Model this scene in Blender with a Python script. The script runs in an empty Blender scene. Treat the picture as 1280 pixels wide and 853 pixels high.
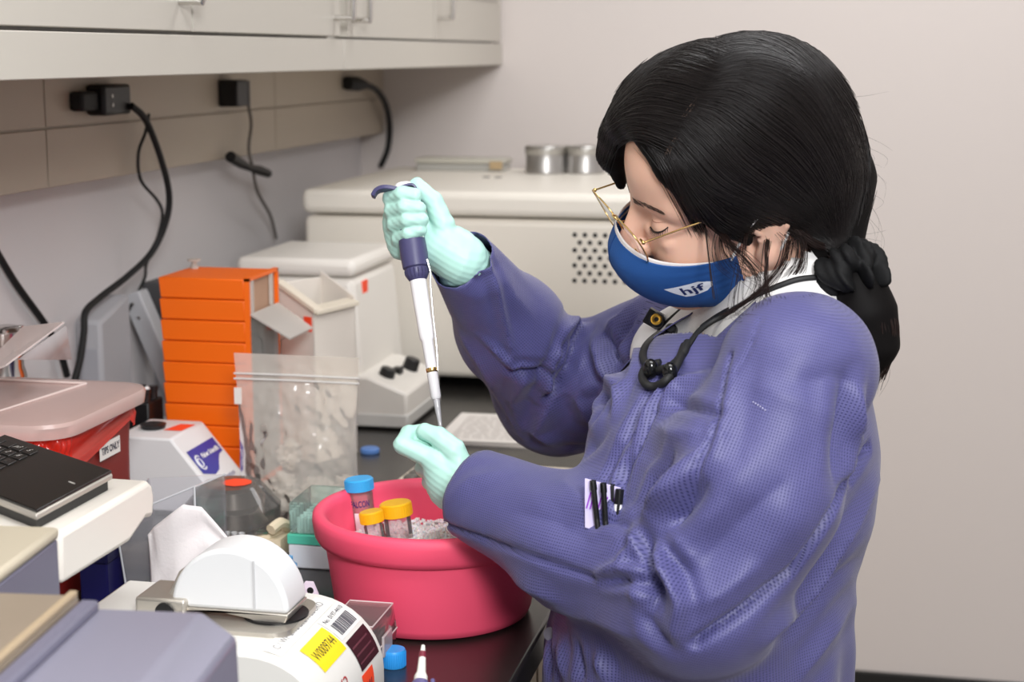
import bpy, bmesh, math, random
import numpy as np
from mathutils import Vector, Matrix
from mathutils.bvhtree import BVHTree
from mathutils import noise as mnoise

SC = bpy.context.scene
COL = SC.collection
PI = math.pi
rnd = random.Random(7)
rng = np.random.default_rng(7)

# ------------------------------------------------------------------ camera
F_PX, CX, CY = 2050.0, 640.0, 426.5
CAM = Vector((1.10, 0.0, 1.52))
PITCH = math.radians(9.9466)
YAW = math.radians(11.9897)
FW = Vector((-math.sin(YAW)*math.cos(PITCH), math.cos(YAW)*math.cos(PITCH), -math.sin(PITCH)))
RT = Vector((math.cos(YAW), math.sin(YAW), 0.0))
UP = RT.cross(FW)
cam_data = bpy.data.cameras.new('camera')
cam = bpy.data.objects.new('camera', cam_data)
COL.objects.link(cam)
cam.matrix_world = Matrix(((RT.x, UP.x, -FW.x, CAM.x), (RT.y, UP.y, -FW.y, CAM.y), (RT.z, UP.z, -FW.z, CAM.z), (0, 0, 0, 1)))
cam_data.sensor_fit = 'HORIZONTAL'
cam_data.sensor_width = 36.0
cam_data.lens = 36.0*F_PX/1280.0
cam_data.clip_start = 0.05
cam_data.dof.use_dof = True
cam_data.dof.focus_distance = 1.66
cam_data.dof.aperture_fstop = 6.3
SC.camera = cam

# ------------------------------------------------------------------ world, lights, exposure
world = bpy.data.worlds.new('room_ambient')
SC.world = world
world.use_nodes = True
bg = world.node_tree.nodes['Background']
bg.inputs[0].default_value = (0.96, 0.98, 1.0, 1)
bg.inputs[1].default_value = 0.26

def area_light(name, loc, target, size, energy, color=(1, 1, 1), size_y=None):
    d = bpy.data.lights.new(name, 'AREA')
    d.energy = energy; d.color = color; d.size = size
    if size_y: d.shape = 'RECTANGLE'; d.size_y = size_y
    o = bpy.data.objects.new(name, d)
    COL.objects.link(o)
    o.location = loc
    o.rotation_euler = (Vector(target)-Vector(loc)).to_track_quat('-Z', 'Y').to_euler()
    return o
area_light('flash_light', (1.70, -0.85, 2.30), (0.80, 1.8, 1.1), 0.5, 56, (0.985, 0.99, 1.0))
area_light('ceiling_lamp', (1.15, 0.75, 2.66), (1.15, 0.75, 0), 1.2, 21, (0.98, 0.985, 1.0), 0.6)
area_light('ceiling_lamp_far', (1.3, 2.8, 2.66), (1.3, 2.8, 0), 1.2, 15, (0.98, 0.985, 1.0), 0.6)
SC.view_settings.view_transform = 'Standard'
SC.view_settings.look = 'None'
SC.view_settings.exposure = 0.12
SC.view_settings.gamma = 1.0
SC.view_settings.use_curve_mapping = False

# ------------------------------------------------------------------ pixel to place helpers
def ray(px, py):
    return RT*((px-CX)/F_PX) - UP*((py-CY)/F_PX) + FW
def atY(px, py, Y):
    r = ray(px, py); return CAM + r*((Y-CAM.y)/r.y)
def atZ(px, py, Z):
    r = ray(px, py); return CAM + r*((Z-CAM.z)/r.z)
def atX(px, py, X):
    r = ray(px, py); return CAM + r*((X-CAM.x)/r.x)
def atD(px, py, D):
    return CAM + ray(px, py)*D
def depth_of(p):
    return (Vector(p)-CAM).dot(FW)

# ------------------------------------------------------------------ materials
MATS = {}
def hexc(r, g, b):
    f = lambda c: (c/255/12.92) if c/255 <= 0.04045 else ((c/255+0.055)/1.055)**2.4
    return (f(r), f(g), f(b), 1)
def mat(name, rgb=None, rough=0.5, metal=0.0, spec=0.5, bump=0.0, bscale=200.0, var=0.0, vscale=8.0, trans=0.0, alpha=1.0, sss=0.0, ior=1.45, coat=0.0):
    if name in MATS: return MATS[name]
    m = bpy.data.materials.new(name); m.use_nodes = True
    nt = m.node_tree; N = nt.nodes; L = nt.links
    b = N['Principled BSDF']
    c = hexc(*rgb)
    b.inputs['Base Color'].default_value = c
    b.inputs['Roughness'].default_value = rough
    b.inputs['Metallic'].default_value = metal
    b.inputs['Specular IOR Level'].default_value = spec
    b.inputs['IOR'].default_value = ior
    b.inputs['Coat Weight'].default_value = coat
    if trans: b.inputs['Transmission Weight'].default_value = trans
    if alpha < 1: b.inputs['Alpha'].default_value = alpha
    if sss:
        b.inputs['Subsurface Weight'].default_value = sss
        b.inputs['Subsurface Radius'].default_value = (0.012, 0.005, 0.003)
        b.inputs['Subsurface Scale'].default_value = 0.4
    tc = None
    if bump or var:
        tc = N.new('ShaderNodeTexCoord')
    if bump:
        n = N.new('ShaderNodeTexNoise'); n.inputs['Scale'].default_value = bscale; n.inputs['Detail'].default_value = 3
        L.new(tc.outputs['Object'], n.inputs['Vector'])
        bp = N.new('ShaderNodeBump'); bp.inputs['Strength'].default_value = bump; bp.inputs['Distance'].default_value = 0.001
        L.new(n.outputs['Fac'], bp.inputs['Height']); L.new(bp.outputs['Normal'], b.inputs['Normal'])
    if var:
        n2 = N.new('ShaderNodeTexNoise'); n2.inputs['Scale'].default_value = vscale; n2.inputs['Detail'].default_value = 4
        L.new(tc.outputs['Object'], n2.inputs['Vector'])
        mx = N.new('ShaderNodeMix'); mx.data_type = 'RGBA'
        mx.inputs[6].default_value = c
        mx.inputs[7].default_value = tuple(x*(1-var) for x in c[:3])+(1,)
        L.new(n2.outputs['Fac'], mx.inputs[0]); L.new(mx.outputs[2], b.inputs['Base Color'])
    MATS[name] = m
    return m
def clear_mat(name, tint=(255, 255, 255), opacity=0.12, rough=0.08, haze=0.0, bump=0.0, bscale=60, gloss=1.0):
    """thin clear plastic: transparent film with a fresnel gloss and some milky haze"""
    if name in MATS: return MATS[name]
    m = bpy.data.materials.new(name); m.use_nodes = True
    nt = m.node_tree; N = nt.nodes; L = nt.links
    N.remove(N['Principled BSDF'])
    out = N['Material Output']
    t = N.new('ShaderNodeBsdfTransparent'); t.inputs[0].default_value = hexc(*tint)
    d = N.new('ShaderNodeBsdfDiffuse'); d.inputs[0].default_value = hexc(*[min(255, x) for x in tint])
    g = N.new('ShaderNodeBsdfGlossy'); g.inputs['Roughness'].default_value = rough
    m1 = N.new('ShaderNodeMixShader'); m1.inputs[0].default_value = max(opacity, haze)
    L.new(t.outputs[0], m1.inputs[1]); L.new(d.outputs[0], m1.inputs[2])
    fr = N.new('ShaderNodeFresnel'); fr.inputs['IOR'].default_value = 1.45
    ml = N.new('ShaderNodeMath'); ml.operation = 'MULTIPLY'; ml.inputs[1].default_value = gloss
    L.new(fr.outputs[0], ml.inputs[0])
    m2 = N.new('ShaderNodeMixShader'); L.new(ml.outputs[0], m2.inputs[0])
    L.new(m1.outputs[0], m2.inputs[1]); L.new(g.outputs[0], m2.inputs[2])
    L.new(m2.outputs[0], out.inputs['Surface'])
    if bump:
        tc = N.new('ShaderNodeTexCoord'); n = N.new('ShaderNodeTexNoise'); n.inputs['Scale'].default_value = bscale
        L.new(tc.outputs['Object'], n.inputs['Vector'])
        bp = N.new('ShaderNodeBump'); bp.inputs['Strength'].default_value = bump; bp.inputs['Distance'].default_value = 0.004
        L.new(n.outputs['Fac'], bp.inputs['Height'])
        for s in (d, g): L.new(bp.outputs[0], s.inputs['Normal'])
        L.new(bp.outputs[0], fr.inputs['Normal'])
    MATS[name] = m
    return m

# ------------------------------------------------------------------ mesh builder
ORG = {}
def link(o, parent=None):
    COL.objects.link(o)
    if parent is not None:
        o.parent = parent
class MB:
    def __init__(self, T=None):
        self.V = []; self.F = []; self.T = T
    def add(self, vs, fs):
        n = len(self.V)
        for v in vs:
            v = Vector(v)
            self.V.append(self.T @ v if self.T is not None else v)
        for f in fs: self.F.append([n+i for i in f])
        return self
    def hexa(self, p):      # p: 4 bottom (ccw from above) then 4 top
        return self.add(p, [(3, 2, 1, 0), (4, 5, 6, 7), (0, 1, 5, 4), (1, 2, 6, 5), (2, 3, 7, 6), (3, 0, 4, 7)])
    def box(self, x0, x1, y0, y1, z0, z1, R=None):
        p = [(x0, y0, z0), (x1, y0, z0), (x1, y1, z0), (x0, y1, z0), (x0, y0, z1), (x1, y0, z1), (x1, y1, z1), (x0, y1, z1)]
        if R is not None:
            c = Vector(((x0+x1)/2, (y0+y1)/2, (z0+z1)/2))
            p = [c + R @ (Vector(q)-c) for q in p]
        return self.hexa(p)
    def prism(self, outline, a, b, axis='Y', close=True):
        """outline in the two other axes, swept from a to b"""
        n = len(outline)
        def P(q, t):
            if axis == 'Y': return (q[0], t, q[1])
            if axis == 'X': return (t, q[0], q[1])
            return (q[0], q[1], t)
        vs = [P(q, a) for q in outline]+[P(q, b) for q in outline]
        fs = [(i, (i+1) % n, n+(i+1) % n, n+i) for i in range(n)]
        if close: fs += [tuple(range(n-1, -1, -1)), tuple(range(n, 2*n))]
        return self.add(vs, fs)
    def lathe(self, prof, c=(0, 0, 0), n=48, M=None, cap=True):
        """prof [(r, h)] revolved about the local z axis through c"""
        c = Vector(c); vs = []; fs = []
        for r, h in prof:
            for i in range(n):
                a = 2*PI*i/n
                v = Vector((r*math.cos(a), r*math.sin(a), h))
                vs.append(c+(M @ v if M is not None else v))
        for j in range(len(prof)-1):
            for i in range(n):
                k = (i+1) % n
                fs.append((j*n+i, j*n+k, (j+1)*n+k, (j+1)*n+i))
        if cap:
            if prof[0][0] > 1e-6: fs.append(tuple(range(n-1, -1, -1)))
            if prof[-1][0] > 1e-6: fs.append(tuple((len(prof)-1)*n+i for i in range(n)))
        return self.add(vs, fs)
    def tube(self, pts, r, n=8, closed=False, cap=True):
        pts = [Vector(p) for p in pts]; m = len(pts)
        rs = r if isinstance(r, (list, tuple)) else [r]*m
        vs = []; fs = []; up = None
        for i, p in enumerate(pts):
            if closed: t = pts[(i+1) % m]-pts[i-1]
            else: t = pts[min(i+1, m-1)]-pts[max(i-1, 0)]
            t.normalize()
            if up is None:
                up = t.orthogonal().normalized()
            up = (up-t*up.dot(t))
            if up.length < 1e-6: up = t.orthogonal()
            up.normalize(); sd = t.cross(up)
            for k in range(n):
                a = 2*PI*k/n
                vs.append(p+(up*math.cos(a)+sd*math.sin(a))*rs[i])
        q = m if closed else m-1
        for i in range(q):
            j = (i+1) % m
            for k in range(n):
                l = (k+1) % n
                fs.append((i*n+k, i*n+l, j*n+l, j*n+k))
        if not closed and cap:
            fs.append(tuple(range(n-1, -1, -1))); fs.append(tuple((m-1)*n+k for k in range(n)))
        return self.add(vs, fs)
    def ball(self, c, r, nu=16, nv=10, M=None):
        c = Vector(c); rx, ry, rz = r if isinstance(r, (tuple, list)) else (r, r, r)
        vs = []; fs = []
        for j in range(nv+1):
            b = -PI/2+PI*j/nv
            for i in range(nu):
                a = 2*PI*i/nu
                v = Vector((rx*math.cos(a)*math.cos(b), ry*math.sin(a)*math.cos(b), rz*math.sin(b)))
                vs.append(c+(M @ v if M is not None else v))
        for j in range(nv):
            for i in range(nu):
                k = (i+1) % nu
                fs.append((j*nu+i, j*nu+k, (j+1)*nu+k, (j+1)*nu+i))
        return self.add(vs, fs)
    def grid(self, fn, nu, nv, wrap=False):
        vs = [fn(i/nu, j/nv) for j in range(nv+1) for i in range(nu+(0 if wrap else 1))]
        w = nu if wrap else nu+1; fs = []
        for j in range(nv):
            for i in range(nu):
                k = (i+1) % w if wrap else i+1
                fs.append((j*w+i, j*w+k, (j+1)*w+k, (j+1)*w+i))
        return self.add(vs, fs)
    def build(self, name, m, parent=None, bevel=0.0, seg=2, solid=0.0, sub=0, sharp=38, origin=None, merge=False, soff=-1):
        me = bpy.data.meshes.new(name)
        if parent is not None: org = ORG[parent.name]
        elif origin is not None: org = Vector(origin)
        else:
            xs = [v.x for v in self.V]; ys = [v.y for v in self.V]; zs = [v.z for v in self.V]
            org = Vector(((min(xs)+max(xs))/2, (min(ys)+max(ys))/2, min(zs)))
        me.from_pydata([v-org for v in self.V], [], self.F)
        if merge:
            bm = bmesh.new(); bm.from_mesh(me); bmesh.ops.remove_doubles(bm, verts=bm.verts, dist=1e-5); bm.to_mesh(me); bm.free()
        me.materials.append(m)
        me.polygons.foreach_set('use_smooth', [True]*len(me.polygons))
        me.set_sharp_from_angle(angle=math.radians(sharp))
        o = bpy.data.objects.new(name, me); link(o, parent)
        ORG[o.name] = org
        if parent is None: o.location = org
        if solid:
            md = o.modifiers.new('thick', 'SOLIDIFY'); md.thickness = solid; md.offset = soff
        if bevel:
            md = o.modifiers.new('bevel', 'BEVEL'); md.width = bevel; md.segments = seg; md.limit_method = 'ANGLE'; md.angle_limit = math.radians(35)
        if sub:
            md = o.modifiers.new('sub', 'SUBSURF'); md.levels = sub; md.render_levels = sub
        return o
def tag(o, label=None, cat=None, group=None, kind=None):
    if label: o['label'] = label
    if cat: o['category'] = cat
    if group: o['group'] = group
    if kind: o['kind'] = kind
    return o
def thing(name, label, cat, loc, group=None):
    o = bpy.data.objects.new(name, None); COL.objects.link(o)
    o.empty_display_size = 0.02
    o.location = loc; ORG[o.name] = Vector(loc)
    return tag(o, label, cat, group)
def dup(root, loc, rot=None, label=None):
    def cp(o, par):
        c = o.copy(); COL.objects.link(c)
        if par is not None: c.parent = par
        for ch in o.children: cp(ch, c)
        return c
    r = cp(root, None); r.location = loc
    if rot is not None: r.rotation_euler = rot
    if label: r['label'] = label
    return r
def text_mesh(s, size=1.0, bold=0.0, align='CENTER', shear=0.0, depth=0.0):
    """flat lettering as (verts, faces) in a 2D plane, centred"""
    c = bpy.data.curves.new('lettering', 'FONT'); c.body = s; c.size = size; c.align_x = align; c.align_y = 'CENTER'
    c.offset = bold; c.shear = shear; c.resolution_u = 3; c.extrude = depth
    o = bpy.data.objects.new('lettering_tmp', c); COL.objects.link(o)
    bpy.context.view_layer.update()
    dg = bpy.context.evaluated_depsgraph_get()
    me = o.evaluated_get(dg).to_mesh()
    vs = [v.co.copy() for v in me.vertices]; fs = [list(p.vertices) for p in me.polygons]
    o.evaluated_get(dg).to_mesh_clear()
    bpy.data.objects.remove(o); bpy.data.curves.remove(c)
    return vs, fs
def put_text(s, size, origin, ux, uy, name, m, parent, bold=0.0, lift=0.0004, shear=0.0, width=None, surf=None):
    vs, fs = text_mesh(s, size, bold, shear=shear)
    if width and vs:
        w = max(v.x for v in vs)-min(v.x for v in vs)
        k = width/w
        for v in vs: v.x *= k
    mb = MB()
    if surf: mb.add([surf(v.x, v.y) for v in vs], fs)
    else:
        origin = Vector(origin); ux = Vector(ux).normalized(); uy = Vector(uy); uy = (uy-ux*uy.dot(ux)).normalized(); n = ux.cross(uy)
        mb.add([origin+ux*v.x+uy*v.y+n*lift for v in vs], fs)
    return mb.build(name, m, parent)
def rot_z(deg, c=(0, 0, 0)):
    c = Vector(c)
    return Matrix.Translation(c) @ Matrix.Rotation(math.radians(deg), 4, 'Z') @ Matrix.Translation(-c)
def smooth_path(pts, n=8):
    """Catmull-Rom through pts"""
    P = [Vector(p) for p in pts]; out = []
    for i in range(len(P)-1):
        a = P[max(i-1, 0)]; b = P[i]; c = P[i+1]; d = P[min(i+2, len(P)-1)]
        for k in range(n):
            t = k/n
            out.append(0.5*((2*b)+(c-a)*t+(2*a-5*b+4*c-d)*t*t+(3*b-a-3*c+d)*t**3))
    out.append(P[-1]); return out
def rrect(w, h, r, n=5, cx=0.0, cy=0.0):
    pts = []
    for sx, sy, a0 in ((1, 1, 0), (-1, 1, 90), (-1, -1, 180), (1, -1, 270)):
        for k in range(n+1):
            a = math.radians(a0+90*k/n)
            pts.append((cx+sx*(w/2-r)+r*math.cos(a), cy+sy*(h/2-r)+r*math.sin(a)))
    return pts

# common materials
WHITE = mat('white_plastic', (228, 224, 216), 0.4)
CREAM = mat('cream_plastic', (226, 216, 198), 0.42)
BLACK = mat('black_plastic', (20, 20, 22), 0.4)
RUBBER = mat('black_rubber', (24, 24, 25), 0.6)
CHROME = mat('chrome', (215, 212, 208), 0.12, 1.0)
STEEL = mat('brushed_steel', (190, 188, 184), 0.32, 1.0)
ORANGE_STICKER = mat('fluorescent_orange_paper', (255, 78, 40), 0.6)
PAPER = mat('white_paper', (236, 230, 224), 0.8, bump=0.2, bscale=120)
INK = mat('dark_ink', (40, 38, 60), 0.7)
# ================================================================== setting
wall_m = mat('painted_wall', (228, 224, 225), 0.75, bump=0.08, bscale=150, var=0.04, vscale=2.0)
XW, YB = -0.057, 3.734
tag(MB().box(XW-0.12, XW, -0.6, YB+0.12, 0, 2.75).build('wall_left', wall_m), kind='structure')
tag(MB().box(XW, 3.4, YB, YB+0.12, 0, 2.75).build('wall_back', mat('painted_wall_warm', (219, 210, 205), 0.7, bump=0.05, bscale=150)), kind='structure')
tag(MB().box(3.4, 3.52, -0.6, YB+0.12, 0, 2.75).build('wall_right', wall_m), kind='structure')
tag(MB().box(XW-0.12, 3.52, -1.6, YB+0.12, -0.1, 0).build('floor', mat('vinyl_floor', (118, 108, 98), 0.45, var=0.25, vscale=14)), kind='structure')
tag(MB().box(XW-0.12, 3.52, -0.6, YB+0.12, 2.75, 2.85).build('ceiling', mat('ceiling_paint', (235, 232, 226), 0.9)), kind='structure')
tag(MB().box(0.8, 3.4, YB-0.012, YB, 0, 0.10).build('baseboard_back', mat('black_cove_base', (26, 25, 24), 0.5), bevel=0.004), kind='structure')

# raceway along the left wall, two covers with a joint
z1 = atX(0, 166, 0.0).z; z2 = atX(0, 245, 0.0).z
race = tag(MB().box(XW, -0.004, -0.3, YB, z2+0.002, 1.62).build('trim_1', mat('raceway_grey', (176, 165, 150), 0.5)), kind='structure')
rm = mat('raceway_cover', (186, 174, 158), 0.45, var=0.03, vscale=3)
for k, (a, b) in enumerate(((z2, z1-0.0015), (z1+0.0015, 1.62))):
    for y0, y1 in ((-0.3, 1.18), (1.183, 2.09), (2.093, 3.0), (3.003, YB)):
        MB().box(-0.005, 0.0, y0, y1, a, b).build('cover_plate', rm, race, bevel=0.001)

# ------------------------------------------------------------------ wall cabinets
CABF = 0.285
cab_m = mat('cabinet_laminate', (195, 190, 180), 0.42)
cab_w = mat('cabinet_edge', (218, 214, 208), 0.4)
zc0 = 1.494
zd = atX(0, 32, CABF).z           # lower edge of the doors
def wall_cabinet(y0, y1, label, doors, glass):
    t = thing('wall_cabinet', label, 'cabinet', ((CABF+XW)/2, (y0+y1)/2, zc0))
    body = MB()
    body.box(XW, CABF-0.022, y0, y1, zc0+0.018, 2.25).build('body', cab_w, t)
    MB().box(CABF-0.040, CABF, y0+0.001, y1-0.001, zc0, zd-0.004).build('valance', cab_m, t, bevel=0.0015)
    MB().box(XW, CABF-0.042, y0, y1, zc0+0.006, zc0+0.017).build('bottom_panel', mat('cabinet_underside', (200, 190, 172), 0.6), t)
    for (a, b, h) in doors:
        if not glass:
            d = MB().box(CABF-0.020, CABF, a, b, zd, 2.24).build('door', cab_m, t, bevel=0.0015)
        else:
            d = MB().box(CABF-0.020, CABF, a, b, zd, zd+0.095).box(CABF-0.020, CABF, a, a+0.055, zd+0.095, 2.24).box(CABF-0.020, CABF, b-0.055, b, zd+0.095, 2.24).box(CABF-0.020, CABF, a+0.055, b-0.055, 2.18, 2.24).build('door', cab_m, t)
            MB().box(CABF-0.012, CABF-0.008, a+0.055, b-0.055, zd+0.095, 2.18).build('glass_pane', clear_mat('cabinet_glass', (225, 235, 235), 0.08), d)
            MB().box(CABF-0.001, CABF+0.003, a+0.048, b-0.048, zd+0.088, zd+0.096).build('glazing_bead', STEEL, d)
        # wire pull
        hy, hz = h
        hm = MB()
        hm.tube(smooth_path([(CABF, hy, hz), (CABF+0.024, hy, hz), (CABF+0.030, hy, hz+0.006), (CABF+0.030, hy, hz+0.09), (CABF+0.024, hy, hz+0.096), (CABF, hy, hz+0.096)], 5), 0.0045, 10)
        hm.build('handle', CHROME, d)
    return t
ys = atX(241, 30, CABF).y; ye = atX(430, 46, CABF).y
h1 = atX(262, 2, CABF+0.03); h2 = atX(420, 12, CABF+0.03)
wall_cabinet(0.25, ye-0.001, 'cream wall cabinet with two solid doors above the left bench, nearer the camera',
             [(0.26, ys-0.0025, (ys-0.04, h1.z)), (ys+0.0025, ye-0.018, (ye-0.045, h2.z-0.010))], False)
h4 = atX(566, 22, CABF+0.03)
wall_cabinet(ye+0.001, YB-0.002, 'cream wall cabinet with glazed doors in the far corner by the end wall',
             [(ye+0.02, h4.y-0.03, (ye+0.045, h2.z-0.012)), (h4.y-0.025, YB-0.02, (h4.y, h4.z))], True)

# ------------------------------------------------------------------ bench
XF = 0.782
tag(MB().box(XW, XF, -0.25, YB, 0.872, 0.91).build('worktop', mat('black_epoxy', (38, 36, 34), 0.26, spec=0.75, bump=0.02, bscale=400), bevel=0.004),
    'long black epoxy worktop running along the left wall under everything', 'worktop')
bc = mat('base_cabinet_laminate', (206, 190, 164), 0.5)
wids = [(-0.2, 0.78, 'cream base cabinet under the worktop, nearest the camera'), (0.782, 1.76, 'cream base cabinet under the worktop below the pink tub'),
        (1.762, 2.74, 'cream base cabinet under the worktop, third along the wall'), (2.742, YB-0.002, 'cream base cabinet under the worktop in the far corner')]
for y0, y1, lb in wids:
    t = thing('base_cabinet', lb, 'cabinet', (0.36, (y0+y1)/2, 0))
    MB().box(XW+0.002, XF-0.045, y0, y1, 0.09, 0.871).box(XW+0.002, XF-0.10, y0, y1, 0, 0.09).build('body', cab_w, t)
    ym = (y0+y1)/2
    for a, b in ((y0+0.004, ym-0.002), (ym+0.002, y1-0.004)):
        d = MB().box(XF-0.045, XF-0.026, a, b, 0.10, 0.70).build('door', bc, t, bevel=0.0015)
        hy = b-0.04 if a < ym-0.1 else a+0.04
        MB().tube(smooth_path([(XF-0.026, hy, 0.56), (XF+0.0, hy, 0.56), (XF+0.0, hy, 0.65), (XF-0.026, hy, 0.65)], 4), 0.004, 8).build('handle', CHROME, d)
        d = MB().box(XF-0.045, XF-0.026, a, b, 0.705, 0.862).build('drawer', bc, t, bevel=0.0015)
# ================================================================== far end of the bench
ZB = 0.91
# ---- large centrifuge-like housing
cx0, cx1, cy0, cy1 = 0.093, 0.80, 2.87, 3.50
zl0, zl1 = 1.230, 1.275
t = thing('benchtop_centrifuge', 'large cream benchtop centrifuge with a round-holed vent, filling the far bench', 'centrifuge', ((cx0+cx1)/2, (cy0+cy1)/2, ZB))
MB().box(cx0+0.004, cx1, cy0+0.004, cy1, ZB+0.022, zl0-0.004).build('housing', mat('centrifuge_housing', (232, 225, 213), 0.45), t, bevel=0.012, seg=3)
MB().box(cx0, cx1, cy0, cy1, zl0, zl1).build('lid', mat('centrifuge_lid', (234, 228, 217), 0.42), t, bevel=0.014, seg=4)
for fx, fy in ((cx0+0.06, cy0+0.06), (cx1-0.06, cy0+0.06), (cx0+0.06, cy1-0.06), (cx1-0.06, cy1-0.06)):
    MB().lathe([(0.018, 0), (0.022, 0.023)], (fx, fy, ZB), 16).build('foot', RUBBER, t)
mb = MB(); R = Matrix.Rotation(PI/2, 3, 'X')
a = atY(718, 294, cy0); b = atY(776, 353, cy0)
dz = (a.z-b.z)/6; dx = (b.x-a.x)/4.6
for j in range(7):
    for i in range(6 if j % 2 == 0 else 5):
        mb.lathe([(0.0043, 0.0), (0.0043, 0.0012), (0.0036, 0.0014), (0.0, 0.0004)], (a.x+(i+(0.5 if j % 2 else 0))*dx, cy0+0.0045, a.z-j*dz), 12, R)
v = mb.build('vent_holes', BLACK, t); v['kind'] = 'stuff'
MB().box(0.36, 0.372, 3.20, 3.215, zl1, zl1+0.003).build('latch', mat('grey_latch', (150, 146, 140), 0.5), t)
MB().box(0.385, 0.397, 3.20, 3.215, zl1, zl1+0.003).build('latch', MATS['grey_latch'], t)
# tins and tray standing on its lid
p = atY(682, 206, 3.36)
def tin(px, label, y):
    p = atZ(px, 209, zl1+0.0005)
    p = Vector((atY(px, 206, y).x, y, zl1))
    t = thing('steel_canister', label, 'canister', p, 'steel canisters on the centrifuge lid')
    MB().lathe([(0.040, 0), (0.042, 0.002), (0.042, 0.012), (0.041, 0.014), (0.041, 0.042)], p, 40).build('body', mat('dull_steel', (176, 173, 170), 0.35, 0.8), t)
    MB().lathe([(0.0425, 0.040), (0.0435, 0.042), (0.0435, 0.054), (0.041, 0.057), (0.0, 0.058)], p, 40).build('lid', STEEL, t)
tin(682, 'left one of two round steel canisters on the centrifuge lid', 3.36)
tin(731, 'right one of two round steel canisters, behind the fringe of hair', 3.38)
a = atY(526, 203, 3.42); b = atY(634, 203, 3.42)
t = thing('shallow_tray', 'shallow grey tray lying at the back of the centrifuge lid', 'tray', ((a.x+b.x)/2, 3.42, zl1))
MB().box(a.x, b.x, 3.38, 3.46, zl1, zl1+0.016).build('base', mat('tray_grey', (168, 166, 160), 0.4), t, bevel=0.003)
MB().box(a.x-0.003, b.x+0.003, 3.377, 3.463, zl1+0.016, zl1+0.026).build('rim', mat('tray_rim', (186, 182, 170), 0.4), t, bevel=0.003)
MB().box(b.x-0.028, b.x-0.001, 3.374, 3.377, zl1+0.005, zl1+0.022).build('tab', mat('tray_tab', (176, 152, 116), 0.5), t)

# ---- smaller white instrument with knobs
ix0, ix1, iy0, iy1 = 0.092, 0.292, 2.55, 2.80
izt = 1.188
t = thing('vacuum_concentrator', 'off-white upright instrument with a capped lid and black knobs, left of the big centrifuge', 'instrument', (0.19, 2.67, ZB))
im = mat('instrument_white', (230, 225, 217), 0.42)
MB().hexa([(ix0, iy0, ZB+0.05), (ix1+0.016, iy0, ZB+0.05), (ix1+0.016, iy1, ZB+0.05), (ix0, iy1, ZB+0.05), (ix0+0.004, iy0, izt-0.032), (ix1, iy0, izt-0.032), (ix1, iy1, izt-0.032), (ix0+0.004, iy1, izt-0.032)]).build('housing', im, t, bevel=0.012, seg=3)
MB().box(ix0-0.002, ix1+0.004, iy0-0.004, iy1, izt-0.030, izt).build('lid', mat('instrument_lid', (234, 229, 221), 0.4), t, bevel=0.012, seg=3)
bs = MB().prism([(ix0-0.01, ZB+0.012), (ix1+0.095, ZB+0.012), (ix1+0.095, ZB+0.062), (ix1+0.028, ZB+0.088), (ix0-0.01, ZB+0.088)], iy0-0.02, iy1-0.06).build('base', im, t, bevel=0.005)
MB().box(ix0-0.012, ix1+0.097, iy0-0.022, iy1-0.058, ZB+0.004, ZB+0.028).build('base_skirt', mat('instrument_skirt', (205, 203, 198), 0.4), t, bevel=0.004)
for kx, ky in ((ix1+0.044, iy0+0.03), (ix1+0.060, iy0+0.125)):
    MB().lathe([(0.014, 0.0), (0.013, 0.018), (0.011, 0.020), (0, 0.020)], (kx, ky, ZB+0.075), 20, Matrix.Rotation(0.34, 3, 'Y')).build('knob', BLACK, t)
MB().box(ix1+0.046, ix1+0.060, iy0+0.065, iy0+0.085, ZB+0.075, ZB+0.087).build('switch', BLACK, t)
for s, z in ((0.02, 1.00), (0.11, 1.004)):
    MB().box(ix1+0.0075, ix1+0.010, iy0+s, iy0+s+0.045, z, z+0.006).build('slot', mat('slot_grey', (120, 116, 110), 0.6), t)
a = atY(462, 337, iy0+0.07)
MB().box(ix1-0.001, ix1+0.0025, iy0+0.045, iy0+0.075, 1.122, 1.146).build('label', ORANGE_STICKER, t)

# ---- white carton with open flaps behind the bag
T = rot_z(-26, (0.302, 2.345, ZB))
t = thing('white_carton', 'small white open carton with an orange corner tab behind the zip bag', 'carton', (0.302, 2.345, ZB))
cm = mat('white_card', (228, 220, 210), 0.7)
ca = MB(T)
x0, x1, y0, y1 = 0.264, 0.336, 2.30, 2.39
zt0, zt1 = 1.180, 1.146
th = 0.003
ca.hexa([(x0, y0, ZB), (x1, y0, ZB), (x1, y0+th, ZB), (x0, y0+th, ZB), (x0, y0, zt0), (x1, y0, zt1), (x1, y0+th, zt1), (x0, y0+th, zt0)])
ca.hexa([(x0, y1-th, ZB), (x1, y1-th, ZB), (x1, y1, ZB), (x0, y1, ZB), (x0, y1-th, zt0+0.01), (x1, y1-th, zt1+0.01), (x1, y1, zt1+0.01), (x0, y1, zt0+0.01)])
ca.box(x0, x0+th, y0, y1, ZB, zt0).box(x1-th, x1, y0, y1, ZB, zt1).box(x0, x1, y0, y1, ZB, ZB+0.003)
ca.build('body', cm, t, bevel=0.001)
MB(T).hexa([(x0-0.004, y0-0.004, zt0-0.004), (x1+0.006, y0-0.004, zt1-0.006), (x1+0.006, y0+0.012, zt1-0.006), (x0-0.004, y0+0.012, zt0-0.004), (x0-0.004, y0-0.004, zt0+0.004), (x1+0.006, y0-0.004, zt1+0.002), (x1+0.006, y0+0.012, zt1+0.002), (x0-0.004, y0+0.012, zt0+0.004)]).build('rim', CREAM, t, bevel=0.001)
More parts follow.
